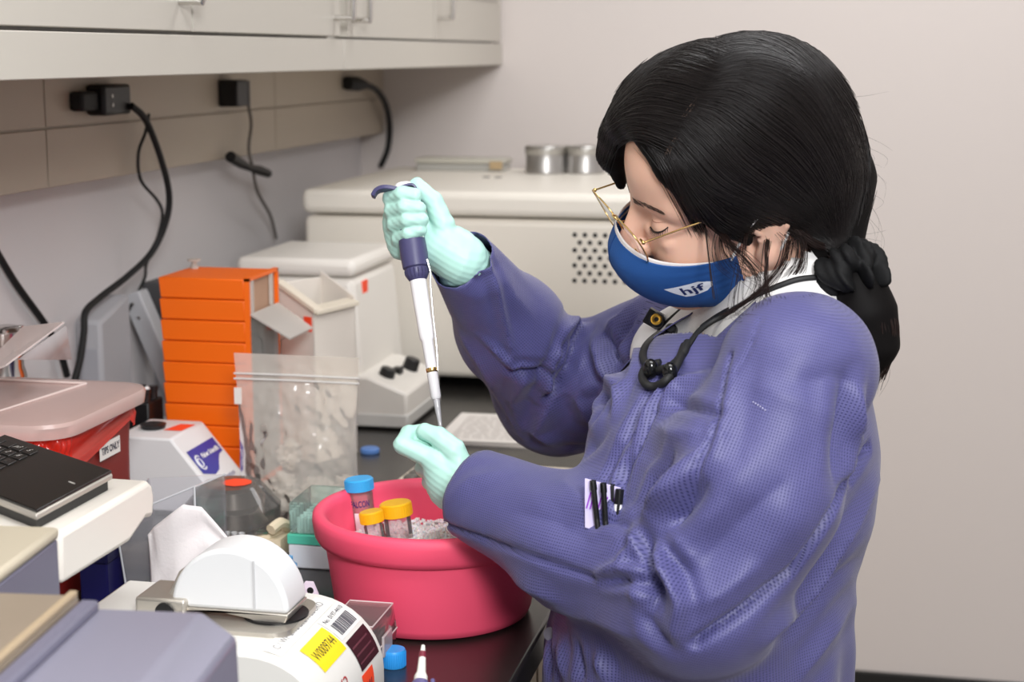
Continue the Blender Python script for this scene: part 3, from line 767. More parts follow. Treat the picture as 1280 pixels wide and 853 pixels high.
# curved surface for the stickers: s = arc length from the top flat going down, y along depth
La = PI/2*0.0725
def cyl(s, y, lift=0.0006):
    if s < 0: return Vector((X1-Rr+s, y, zt+lift))
    a = PI/2-s/0.0725
    if a < 0: return Vector((X1+lift, y, zt-Rz-(s-La)))
    return Vector((X1-Rr+(Rr+lift)*math.cos(a), y, zt-Rz+(Rz+lift)*math.sin(a)))
def sticker(s0, s1, y0, y1, name, m, lift=0.0006, cut=0.0):
    mb = MB(); mb.grid(lambda u, v: cyl(s0+(s1-s0)*u, y0+(y1-y0)*v, lift), 10, 2)
    return mb.build(name, m, t)
def stext(s, size, sc, yc, m, par, width=None, lift=0.0010, bold=0.0):
    # reads away from the camera: text x -> +y, text y -> up the curve
    return put_text(s, size, None, None, None, 'lettering', m, par, bold=bold, width=width, surf=lambda x, y: cyl(sc-y, yc+x, lift))
st = sticker(0.010, 0.028, Y0+0.010, Y1-0.014, 'label', mat('label_white', (240, 238, 234), 0.5))
stext('C / WP 2112 DNA FLUORO', 0.010, 0.019, (Y0+Y1)/2-0.002, mat('faint_ink', (150, 148, 150), 0.7), st, width=0.125)
st = sticker(0.036, 0.066, Y0+0.036, Y0+0.098, 'asset_sticker', mat('yellow_sticker', (246, 218, 30), 0.5))
stext('W0009744', 0.014, 0.051, Y0+0.067, mat('dark_grey_ink', (90, 84, 40), 0.7), st, width=0.052)
st = sticker(0.030, 0.058, Y0+0.102, Y0+0.162, 'barcode_sticker', mat('label_white'))
bars = MB(); yy = Y0+0.109
r2 = random.Random(3)
while yy < Y0+0.155:
    w = r2.choice((0.0008, 0.0012, 0.002)); bars.grid(lambda u, v: cyl(0.041+0.014*u, yy+w*v, 0.0010), 3, 1); yy += w+r2.choice((0.0008, 0.0014))
bars.build('barcode', INK, st)
stext('Property of the lab', 0.006, 0.025, Y0+0.125, INK, st, width=0.05) if False else None
stext('No. 0197-4410', 0.007, 0.0355, Y0+0.132, INK, st, width=0.050)
st = sticker(0.062, 0.094, Y0+0.104, Y0+0.158, 'dark_sticker', mat('maroon_sticker', (52, 22, 30), 0.4))
for k in range(3): 
    mb = MB(); mb.grid(lambda u, v: cyl(0.070+0.008*k+0.002*u, Y0+0.106+0.044*v, 0.0010), 1, 4); mb.build('print_line', mat('maroon_print', (96, 50, 60), 0.5), st)
st = sticker(0.097, 0.130, Y0+0.100, Y0+0.132, 'orange_sticker', ORANGE_STICKER)
stext('CAL', 0.014, 0.112, Y0+0.116, INK, st, width=0.024)
stext('X2', 0.016, 0.088, Y0+0.055, mat('red_ink', (170, 40, 46), 0.6), t, width=0.026, lift=0.0008)

# ---- small purple card leaning behind the spectrometer
q = [atY(374, 742, 1.475), atY(397, 745, 1.475), atY(387, 729, 1.475), atY(378, 728, 1.475)]
t = thing('purple_tag', 'pale lilac card tag with a black oval mark behind the spectrometer', 'tag', (0.59, 1.48, ZB))
a = atY(372, 760, 1.475); b = atY(400, 760, 1.475); tp = atY(386, 728, 1.475)
mb = MB(); mb.prism([(a.x, ZB), (b.x+0.003, ZB), (b.x-0.002, tp.z-0.012), (tp.x+0.004, tp.z), (tp.x-0.004, tp.z), (a.x, tp.z-0.014)], 1.475, 1.478).build('card', mat('lilac_card', (226, 210, 226), 0.6), t)
MB().lathe([(0.0034, 0), (0.0034, 0.0005), (0, 0.0005)], (tp.x+0.0015, 1.4748, tp.z-0.0085), 20, Matrix.Rotation(PI/2, 3, 'X')).build('oval_mark', BLACK, t)

# ---- clear hinged case beside the spectrometer
t = thing('clear_case', 'small clear hinged plastic case between the white spectrometer and blue cap', 'case', (0.655, 1.53, ZB))
pc = clear_mat('case_plastic', (246, 226, 226), 0.16, rough=0.08)
cx0, cx1, cy0, cy1 = 0.596, 0.648, 1.478, 1.556
def tray(x0, x1, y0, y1, za, zb, top, name, tp=0.003):
    mb = MB(); w = 0.0016
    o = [(x0, y0), (x1, y0), (x1, y1), (x0, y1)]
    f = tp if top else -0.002
    g_ = [(x0+f, y0+f), (x1-f, y0+f), (x1-f, y1-f), (x0+f, y1-f)]
    if not top: o, g_ = [(x0+0.002, y0+0.002), (x1-0.002, y0+0.002), (x1-0.002, y1-0.002), (x0+0.002, y1-0.002)], [(x0, y0), (x1, y0), (x1, y1), (x0, y1)]
    vs = [(x, y, za) for x, y in o]+[(x, y, zb) for x, y in g_]
    fs = [(0, 1, 5, 4), (1, 2, 6, 5), (2, 3, 7, 6), (3, 0, 4, 7)]+([(4, 5, 6, 7)] if top else [(3, 2, 1, 0)])
    mb.add(vs, fs); return mb.build(name, pc, t, solid=0.0015)
tray(cx0, cx1, cy0, cy1, ZB+0.0265, ZB+0.053, True, 'lid')
tray(cx0, cx1, cy0, cy1, ZB+0.0005, ZB+0.025, False, 'base')
MB().box(cx1, cx1+0.003, 1.500, 1.530, ZB+0.014, ZB+0.036).build('latch', clear_mat('case_latch', (245, 232, 232), 0.45), t, bevel=0.001)
rm_ = clear_mat('case_edge', (250, 236, 236), 0.6)
MB().tube([(cx0, cy0, ZB+0.0262), (cx1, cy0, ZB+0.0262), (cx1, cy1, ZB+0.0262), (cx0, cy1, ZB+0.0262)], 0.0011, 6, True).tube([(cx0+.003, cy0+.003, ZB+0.053), (cx1-.003, cy0+.003, ZB+0.053), (cx1-.003, cy1-.003, ZB+0.053), (cx0+.003, cy1-.003, ZB+0.053)], 0.0009, 6, True).build('rim', rm_, t)
MB().box(cx0+0.008, cx1-0.012, cy0+0.03, cy1-0.012, ZB+0.001, ZB+0.030).build('insert', PAPER, t)

# ---- blue screw cap lying on the bench
p = atZ(488, 838, ZB)
t = thing('screw_lid', 'bright blue screw cap lying on the bench in front of the pink tub', 'cap', (p.x, p.y+0.012, ZB))
bl = mat('blue_cap_plastic', (46, 150, 226), 0.4)
c = Vector((p.x, p.y+0.012, ZB))
MB().lathe([(0.0118, 0), (0.0125, 0.001), (0.0125, 0.016), (0.0115, 0.018), (0, 0.018)], c, 40).build('shell', bl, t)
mb = MB()
for k in range(36):
    a = 2*PI*k/36; mb.tube([(c.x+0.0125*math.cos(a), c.y+0.0125*math.sin(a), ZB+0.001), (c.x+0.0125*math.cos(a), c.y+0.0125*math.sin(a), ZB+0.0155)], 0.00045, 4)
o = mb.build('grip_ribs', bl, t)

# ---- foreground pipette (purple body, white cone) standing up from below the frame
p0 = atY(529, 807, 1.30); p1 = atY(522, 905, 1.24)
dv = (p1-p0).normalized()
def along(p0, d, prof, n=28):
    M = Vector((0, 0, 1)).rotation_difference(d).to_matrix(); return MB().lathe(prof, p0, n, M)
L_ = (p1-p0).length
# rests on the bench leaning: continue to the bench
k_ = (ZB+0.012-p0.z)/dv.z if dv.z < -1e-3 else 0.2
t = thing('spare_pipette', 'purple-bodied pipette with a white cone pointing up, at the bottom edge', 'pipette', (p0+dv*k_) )
along(p0, dv, [(0.0, 0), (0.0016, 0.0005), (0.0022, 0.006), (0.0022, 0.007)]).build('tip_cone', WHITE, t)
along(p0+dv*0.007, dv, [(0.0030, 0), (0.0032, 0.006)]).build('collar', mat('maroon_ring', (120, 40, 56), 0.4), t)
along(p0+dv*0.013, dv, [(0.0030, 0), (0.0038, 0.014), (0.0055, 0.018), (0.0065, 0.030)]).build('shaft', WHITE, t)
along(p0+dv*0.040, dv, [(0.0062, -0.004), (0.0105, 0.004), (0.012, 0.012), (0.012, k_-0.050), (0.010, k_-0.042)]).build('body', mat('purple_grip', (92, 84, 130), 0.4), t)
MB().tube([p0+dv*0.034+RT*0.010, p0+dv*0.06+RT*0.013, p0+dv*0.10+RT*0.013], 0.0018, 8).build('ejector', mat('purple_grip'), t)
# ================================================================== middle of the bench
# ---- pink ice tub
TC = Vector((0.652, 1.690, ZB))
pk = mat('pink_foam', (246, 84, 116), 0.55, bump=0.06, bscale=350)
zr = 0.118
t = thing('ice_tub', 'round hot-pink foam ice tub with a thick rolled rim, under the gloved hands', 'tub', TC)
prof = [(0.0, 0.001), (0.098, 0.001), (0.106, 0.004), (0.109, 0.012), (0.1185, zr-0.036), (0.1185, zr-0.034), (0.1265, zr-0.031), (0.1300, zr-0.025), (0.1322, zr-0.010), (0.1316, zr-0.003), (0.1285, zr), (0.1225, zr+0.0005), (0.1180, zr-0.003), (0.1155, zr-0.010), (0.106, 0.030), (0.09, 0.02), (0, 0.02)]
MB().lathe(prof, TC, 96).build('body', pk, t, sharp=50)
mb = MB()
# moulded pour notch inside the far right rim
def notch(u, v):
    a = math.radians(28+34*u); r = 0.1155-0.004*v+0.010*math.sin(PI*u)*0.0
    return TC+Vector(((r-0.002)*math.cos(a), (r-0.002)*math.sin(a), zr-0.004-0.055*v))
# ice
zi = 0.074
def ice_surface():
    mb = MB()
    for k in range(3600):
        r = 0.106*math.sqrt(rnd.random()); a = 2*PI*rnd.random()
        s = 0.0016+0.0022*rnd.random()
        hz = zi+0.024*math.exp(-((r*math.cos(a)-0.035)**2+(r*math.sin(a)+0.005)**2)/0.0022)
        c = TC+Vector((r*math.cos(a), r*math.sin(a), hz-0.006+0.007*rnd.random()))
        M = Matrix.Rotation(rnd.random()*6, 3, Vector((rnd.random()-.5, rnd.random()-.5, rnd.random()-.5)).normalized())
        vs = [c+M @ Vector((x*s*(0.7+0.6*rnd.random()), y*s, z*s)) for x, y, z in ((1, 0, 0), (-1, 0, 0), (0, 1, 0), (0, -1, 0), (0, 0, 1), (0, 0, -1))]
        mb.add(vs, [(0, 2, 4), (2, 1, 4), (1, 3, 4), (3, 0, 4), (2, 0, 5), (1, 2, 5), (3, 1, 5), (0, 3, 5)])
    mb.ball(TC+Vector((0.035, -0.005, zi-0.010)), (0.05, 0.05, 0.030), 20, 12)
    mb.lathe([(0, 0.032), (0.104, 0.032), (0.1095, zi-0.008), (0, zi-0.005)], TC, 48)
    return mb
o = ice_surface().build('crushed_ice', mat('ice_white', (252, 247, 244), 0.35, spec=0.6, sss=0.4), sharp=20)
tag(o, 'crushed white ice filling the pink tub', 'ice', kind='stuff')
# ---- tubes standing in the ice
clr = clear_mat('tube_plastic', (250, 238, 240), 0.16, rough=0.05)
def conical(px0, py0, px1, py1, Y, rad, label, cat, capm, cap_h, cap_r, length, group=None):
    a = atY(px0, py0, Y); b = atY(px1, py1, Y)       # top centre of cap, a point lower on the axis
    d = (b-a).normalized(); M = Vector((0, 0, 1)).rotation_difference(d).to_matrix()
    t = thing('capped_tube', label, cat, a+d*(cap_h+length), group)
    c = MB().lathe([(0, 0), (cap_r*0.90, 0), (cap_r, 0.0014), (cap_r, cap_h)], a, 40, M, cap=False).build('screw_cap', capm, t)
    rb = MB()
    up = d.orthogonal().normalized(); sd = d.cross(up)
    for k in range(40):
        an = 2*PI*k/40; o = up*math.cos(an)*cap_r+sd*math.sin(an)*cap_r
        rb.tube([a+o+d*0.0018, a+o+d*(cap_h-0.0005)], 0.00035, 4)
    rb.build('grip_ribs', capm, c)
    MB().lathe([(rad*0.92, cap_h-0.002), (rad*0.92, cap_h+0.003), (rad, cap_h+0.004), (rad, cap_h+length-0.015), (rad*0.25, cap_h+length)], a, 40, M).build('barrel', clr, t)
    return t, a, d, M
blc = mat('light_blue_cap', (58, 172, 236), 0.4)
ylc = mat('yellow_cap', (250, 190, 24), 0.45)
t1, a1, d1, M1 = conical(448, 598, 456, 668, 1.745, 0.0142, 'clear conical tube with a light blue cap, standing tallest in the pink tub', 'tube', blc, 0.0135, 0.0165, 0.080)
def around(a, d, rad, px_dir):
    side = (RT - d*RT.dot(d)).normalized(); fr = d.cross(side)
    if fr.dot(FW) > 0: fr = -fr
    return lambda x, y: a - d*y + side*math.sin(x/rad)*rad + fr*math.cos(x/rad)*rad
sf = around(a1+d1*0.028, d1, 0.01475, 0)
put_text('FALCON', 0.0105, None, None, None, 'lettering', mat('purple_ink', (60, 40, 110), 0.6), t1, bold=0.0002, width=0.023, surf=sf)
mb = MB(); sf2 = around(a1+d1*0.050, d1, 0.0146, 0)
mb.grid(lambda u, v: sf2(-0.008+0.022*u, -0.014+0.026*v), 10, 2)
mb.build('write_on_patch', mat('patch_white', (236, 228, 236), 0.6), t1)
mb = MB(); sf3 = around(a1+d1*0.045, d1, 0.0146, 0)
for k in range(8): mb.grid(lambda u, v: sf3(-0.0135+0.003*u, 0.012-0.004*k+0.0005*v), 2, 1)
mb.build('graduations', MATS['purple_ink'], t1)
conical(463, 639, 471, 682, 1.675, 0.0105, 'smaller of the two yellow-capped clear tubes in the pink tub', 'tube', ylc, 0.0125, 0.0132, 0.06, 'yellow-capped tubes in the ice')
conical(494, 628, 501, 682, 1.700, 0.0150, 'wider of the two yellow-capped clear tubes in the pink tub', 'tube', ylc, 0.0150, 0.0178, 0.06, 'yellow-capped tubes in the ice')
p = atY(477, 655, 1.712); q = atY(481, 690, 1.712)
tag(MB().tube([p, q], 0.0026, 10).build('red_tube', mat('red_tube', (190, 30, 44), 0.35)), 'thin red tube wedged between the two yellow-capped tubes', 'tube')

# ---- tip box with a green tray
t = thing('tip_box', 'white pipette tip box with a green tray and clear lid, behind the pink tub', 'box', (0.485, 1.84, ZB))
tx0, tx1, ty0, ty1 = 0.443, 0.535, 1.800, 1.885
MB().box(tx0, tx1, ty0, ty1, ZB, ZB+0.030).build('base', mat('tip_base', (228, 230, 234), 0.45), t, bevel=0.002)
MB().box(tx0-0.001, tx1+0.001, ty0-0.001, ty1+0.001, ZB+0.030, ZB+0.042).build('tray', mat('mint_green', (90, 200, 172), 0.45), t, bevel=0.001)
MB().box(tx0+0.001, tx1-0.001, ty0+0.001, ty1-0.001, ZB+0.0425, ZB+0.082).build('clear_lid', clear_mat('lid_clear', (226, 244, 238), 0.16), t, bevel=0.003)
mb = MB()
for i in range(10):
    for j in range(6): mb.lathe([(0.0026, 0), (0.0030, 0.018), (0.0, 0.018)], (tx0+0.010+0.008*i, ty0+0.012+0.012*j, ZB+0.042), 8)
o = mb.build('tip_tops', mat('tip_clear', (226, 238, 236), 0.3), t); o['kind'] = 'stuff'
# blue clip
p = atY(366, 705, 1.80)
tag(MB().lathe([(0.010, 0), (0.012, 0.002), (0.012, 0.010), (0.007, 0.014), (0.007, 0.020), (0, 0.021)], (p.x, 1.782, ZB), 9).build('lobed_knob', mat('pale_blue_plastic', (96, 166, 222), 0.4)), 'small light blue lobed knob beside the tip box, left of the tub', 'knob')
# row of clear strip tubes peeping over the half-round lid
t = thing('tube_strip', 'row of small clear strip tubes just behind the half-round lid', 'tubes', (0.38, 1.76, ZB))
p = atY(285, 672, 1.762)
MB().box(p.x-0.014, p.x+0.020, 1.752, 1.772, ZB, p.z-0.004).build('block', mat('strip_block', (214, 208, 204), 0.5), t, bevel=0.001)
for k in range(4):
    MB().lathe([(0.0034, 0), (0.0042, 0.010), (0.0044, 0.0105)], (p.x-0.010+0.009*k, 1.762, p.z-0.004), 14, cap=False).build('tube', clear_mat('strip_clear', (245, 245, 245), 0.35), t, solid=0.0005)

# ---- zip bag with crumpled plastic
TLb, TRb = atY(293, 462, 2.0), atY(449, 462, 2.0)
t = thing('zip_bag', 'clear zip-lock bag full of crumpled clear plastic, in front of the orange tower', 'bag', (0.385, 2.0, ZB))
W0 = TLb.x; W1 = TRb.x; zt_b = 1.132
def noise3(x, y, z):
    v = Vector((x*0.55, y*0.55, z*2.0))
    return 1.1*mnoise.noise(v)+0.7*abs(mnoise.noise(v*2.1+Vector((7, 3, 1))))+0.35*mnoise.noise(v*4.3)
def bagface(sgn):
    def fn(u, v):
        x = W0+(W1-W0)*u; z = zt_b-(zt_b-ZB-0.002)*v
        pinch = (0.010*math.sin(PI*v))*(1 if u < 0.5 else -1)*abs(2*u-1)**3*0.5
        bul = 0.036*math.sin(PI*min(1, max(0, (v-0.16)/0.84))*0.62)*math.sin(PI*u)**0.7
        cr = 0.0060*noise3(u*7, v*8, sgn)*math.sin(PI*u)*min(1, v*6)
        return Vector((x+pinch, 2.0+sgn*(bul+0.0008)+cr, z))
    return fn
film = clear_mat('bag_film', (250, 246, 240), 0.28, rough=0.16, bump=0.12, bscale=30, gloss=0.8)
MB().grid(bagface(-1), 60, 76).build('front_film', film, t, sharp=180)
MB().grid(bagface(1), 44, 56).build('back_film', film, t, sharp=180)
zs = 1.098
for k, dz in enumerate((0.0, 0.007)):
    MB().tube([(W0, 1.998, zs+dz), ((W0+W1)/2, 1.996, zs+dz+0.001), (W1, 1.998, zs+dz)], 0.0014, 8).build('zip_track', clear_mat('zip_track', (250, 248, 246), 0.65, rough=0.1), t)
MB().box(W0, W0+0.010, 1.9965, 1.9975, zs-0.034, zs-0.012).build('label', PAPER, t)
# crumple inside
r3 = random.Random(5)
for k in range(9):
    c = Vector((W0+0.05+0.105*r3.random(), 2.0+0.008*(r3.random()-.5), ZB+0.022+0.075*r3.random()))
    if k < 4: c.z = ZB+0.02+0.02*r3.random()
    s = 0.020+0.008*r3.random(); ph = r3.random()*9
    def fn(u, v, c=c, s=s, ph=ph):
        a = 2*PI*u; b = -PI/2+PI*v
        q = 0.7+0.38*noise3(3*math.cos(a)*math.cos(b)+ph, 3*math.sin(a)*math.cos(b), 3*math.sin(b)-ph)
        return c+Vector((s*q*math.cos(a)*math.cos(b), 0.7*s*q*math.sin(a)*math.cos(b), s*q*math.sin(b)))
    MB().grid(fn, 22, 14).build('crumpled_film', clear_mat('crumpled_white', (244, 239, 232), 0.55, rough=0.2, bump=0.3, bscale=90), t, sharp=20)

# ---- papers, keyboard, blue cap
def flatq(pts, z0, h):
    q = [atZ(x, y, z0+h) for x, y in pts]
    return [Vector((v.x, v.y, z0)) for v in q]+[Vector((v.x, v.y, z0+h)) for v in q]
t = thing('paper_stack', 'stack of white printed sheets lying under the raised sleeve', 'paper', (0.55, 2.5, ZB))
a = Vector((0.415, 2.435, 0)); 
for k in range(5):
    MB(rot_z(-1.5+0.8*k, (0.55, 2.55, 0))).box(0.452, 0.70, 2.455, 2.655, ZB+0.0015*k, ZB+0.0015*(k+1)-0.0002).build('sheet', PAPER, t)
mb = MB(rot_z(1.7, (0.55, 2.55, 0)))
for j in range(11):
    x = 0.470
    while x < 0.67:
        w = 0.006+0.014*rnd.random(); mb.add([(x, 2.475+0.015*j, ZB+0.0077), (x+w, 2.475+0.015*j, ZB+0.0077), (x+w, 2.479+0.015*j, ZB+0.0077), (x, 2.479+0.015*j, ZB+0.0077)], [(0, 1, 2, 3)]); x += w+0.004
mb.build('print', mat('grey_print', (190, 182, 176), 0.8), t)
t = thing('keypad_board', 'cream keyboard with rounded grey keys, behind the near forearm', 'keyboard', (0.62, 2.21, ZB))
Tk = rot_z(-3, (0.62, 2.2, 0))
MB(Tk).box(0.475, 0.765, 2.125, 2.285, ZB, ZB+0.018).build('tray', mat('keyboard_cream', (224, 212, 194), 0.45), t, bevel=0.005)
gk = mat('grey_key', (98, 94, 88), 0.55)
for i in range(13):
    for j in range(4):
        x = 0.490+0.0200*i; y = 2.140+0.0225*j
        MB(Tk).box(x, x+0.0175, y, y+0.0195, ZB+0.0175, ZB+0.028).build('key', gk, t, bevel=0.004)
p = atZ(461, 566, ZB)
tag(MB().lathe([(0.014, 0), (0.015, 0.001), (0.015, 0.006), (0.013, 0.008), (0, 0.008)], (p.x+0.002, p.y, ZB), 32).build('blue_disc', mat('steel_blue', (82, 122, 184), 0.45)), 'flat blue plastic disc lying right of the zip bag', 'disc')
# ================================================================== plugs and cables on the raceway
def plug_box(x0, x1, y0, y1, z0, z1, name, m, t, bevel=0.004):
    return MB().box(x0, x1, y0, y1, z0, z1).build(name, m, t, bevel=bevel)
# big adapter
a = atX(130, 105, 0.03); b = atX(189, 142, 0.03)
t = thing('power_adapter', 'large black power adapter on the raceway with a thick looping cable', 'adapter', (0.025, (a.y+b.y)/2, b.z))
zc = (a.z+b.z)/2
plug_box(0.0005, 0.030, a.y, a.y+0.09, b.z+0.002, a.z-0.001, 'body', BLACK, t, 0.005)
pb = atX(110, 125, 0.02)
MB().box(0.0005, 0.022, pb.y-0.02, a.y-0.0005, zc-0.014, zc+0.014).build('plug', RUBBER, t, bevel=0.005)
for k in range(2): MB().lathe([(0.0025, 0), (0.0025, 0.0008), (0, 0.0008)], (0.0302, a.y+0.025, zc+0.006-0.013*k), 10, Matrix.Rotation(PI/2, 3, 'Y')).build('screw', STEEL, t)
pts = [(164, 132), (182, 150), (200, 195), (211, 240), (208, 275), (190, 315), (160, 345), (125, 372), (107, 390), (105, 415), (100, 450), (92, 480)]
X_ = [0.034, 0.040, 0.035, 0.03, 0.02, 0.0, -0.01, -0.02, -0.02, -0.015, -0.01, -0.01]
# the cable hangs in front of the wall
P = [atX(x, y, max(v, -0.045)) for (x, y), v in zip(pts, X_)]
MB().tube(smooth_path(P, 8), 0.0052, 10).build('cable', RUBBER, t)
t = thing('thin_cable', 'thin black cable crossing the thick one below the large adapter', 'cable', (0.0, atX(180, 150, 0.03).y, 1.3))
P = [atX(x, y, v) for (x, y), v in zip([(186, 143), (182, 165), (173, 192), (176, 225), (196, 250), (203, 268), (196, 300), (183, 330), (180, 350), (160, 390), (148, 420), (150, 450)], [0.02, 0.025, 0.02, 0.015, 0.01, 0.0, -0.01, -0.02, -0.025, -0.03, -0.03, -0.03])]
MB().tube(smooth_path(P, 8), 0.0026, 8).build('cord', RUBBER, t)
# second adapter
a = atX(292, 100, 0.03); b = atX(338, 130, 0.03)
t = thing('wall_adapter', 'small square black wall adapter with a thin grey cord, middle of the raceway', 'adapter', (0.02, a.y, b.z))
bx_ = plug_box(0.0005, 0.036, a.y, a.y+0.055, b.z, a.z, 'body', BLACK, t, 0.003)
MB().box(0.0005, 0.037, a.y+0.056, a.y+0.060, b.z, a.z-0.002).build('end_face', mat('grey_end', (120, 116, 112), 0.4), t)
P = [atX(x, y, v) for (x, y), v in zip([(310, 130), (314, 155), (311, 185), (316, 212), (322, 240), (338, 270), (345, 298)], [0.02, 0.02, 0.02, 0.015, 0.0, -0.02, -0.03])]
MB().tube(smooth_path(P, 8), 0.0030, 8).build('cord', mat('grey_cord', (96, 90, 84), 0.5), t)
P = [atX(x, y, 0.022) for x, y in ((288, 196), (300, 204), (312, 210), (324, 213), (335, 217))]
MB().tube(P, [0.010, 0.009, 0.006, 0.009, 0.008], 12).build('connector', BLACK, t)
# third plug with thick curved cable
P = [atX(x, y, v) for (x, y), v in zip([(434, 104), (446, 105), (456, 106), (470, 112), (482, 130), (487, 155), (485, 185), (476, 208)], [0.012, 0.022, 0.028, 0.03, 0.03, 0.02, 0.01, 0.0])]
t = thing('mains_lead', 'black plug and thick curved power cord, farthest along the raceway', 'cord', P[0])
MB().tube(P[:3], [0.015, 0.016, 0.010], 12).build('plug', RUBBER, t)
pth = smooth_path(P[2:], 8)
MB().tube(pth, 0.0068, 10).build('cable', RUBBER, t)
# cable at the far left edge
P = [atX(x, y, -0.045) for x, y in ((-40, 255), (-10, 305), (20, 355), (58, 408), (75, 440), (84, 470))]
tag(MB().tube(smooth_path(P, 6), 0.0052, 10).build('black_cable', RUBBER), 'single black cable sloping down the wall at the left edge', 'cable')
# ================================================================== implicit surface modeller
class SDF:
    """soft union of tapered capsules and ellipsoids, evaluated with numpy"""
    def __init__(self): self.P = []
    def cone(self, a, b, ra, rb, k=0.01, op='u', S=None):
        a = np.array(a, float); b = np.array(b, float); self.P.append(('c', a, b, ra, rb, k, op, S, (a+b)/2, np.linalg.norm(b-a)/2+max(ra, rb)*(1 if S is None else 1.8))); return self
    def chain(self, pts, rs, k=0.01, op='u'):
        for i in range(len(pts)-1): self.cone(pts[i], pts[i+1], rs[i], rs[i+1], k, op)
        return self
    def ell(self, c, r, k=0.01, M=None, op='u'):
        c = np.array(c, float); r = np.array(r, float); self.P.append(('e', c, r, M if M is None else np.array(M, float), k, op, c, float(r.max()))); return self
    def half(self, p, n, k=0.004):      # keep the side the normal points away from
        n = np.array(n, float); n /= np.linalg.norm(n); self.P.append(('h', np.array(p, float), n, k)); return self
    def __call__(self, X, cull=True):
        d = np.full(len(X), 1.0)
        if len(X) == 0: return d
        lo = X.min(0); hi = X.max(0)
        for p in self.P:
            if p[0] == 'h':
                q = (X-p[1])@p[2]; k = p[3]
                h = np.clip(0.5-0.5*(q-d)/k, 0, 1) if False else None
                m = np.maximum(k-np.abs(d-q), 0)/k
                d = np.maximum(d, q)+m*m*k*0.25
                continue
            c, R = p[-2], p[-1]
            if cull:
                g = np.maximum(np.maximum(lo-c, c-hi), 0)
                if np.linalg.norm(g) > R+0.035: continue
            if p[0] == 'c':
                _, a, b, ra, rb, k, op, S, _, _ = p
                Q = X-a; ab = b-a
                if S is not None:
                    ax, s = S; ax = np.array(ax, float)
                    w = Q@ax; Q = Q+np.outer(w*(1/s-1), ax); ab = ab+ax*((ab@ax)*(1/s-1))
                L2 = ab@ab
                if L2 < 1e-12: q = np.linalg.norm(Q, axis=1)-ra
                else:
                    t = np.clip((Q@ab)/L2, 0, 1)
                    q = np.linalg.norm(Q-t[:, None]*ab, axis=1)-(ra+(rb-ra)*t)
            else:
                _, c_, r, M, k, op, _, _ = p
                Q = X-c_
                if M is not None: Q = Q@M        # columns of M are the ellipsoid axes
                n1 = np.linalg.norm(Q/r, axis=1); n2 = np.linalg.norm(Q/(r*r), axis=1)
                q = n1*(n1-1)/np.maximum(n2, 1e-9)
            if op == 'u':
                h = np.maximum(k-np.abs(d-q), 0)/k
                d = np.minimum(d, q)-h*h*k*0.25
            else:
                q = -q
                h = np.maximum(k-np.abs(d-q), 0)/k
                d = np.maximum(d, q)+h*h*k*0.25
        return d
    def grad(self, X, e=0.0008):
        g = np.empty_like(X)
        for i in range(3):
            o = np.zeros(3); o[i] = e
            g[:, i] = self.many(X+o)-self.many(X-o)
        g /= np.maximum(np.linalg.norm(g, axis=1), 1e-12)[:, None]
        return g
    def many(self, X, n=6000):
        # sorted chunks so that culling bites
        if len(X) <= n: return self(X)
        out = np.empty(len(X)); key = np.argsort(np.floor(X[:, 2]*25)*1e6+np.floor(X[:, 0]*25)*1e3+np.floor(X[:, 1]*25))
        for i in range(0, len(X), n):
            k = key[i:i+n]; out[k] = self(X[k])
        return out
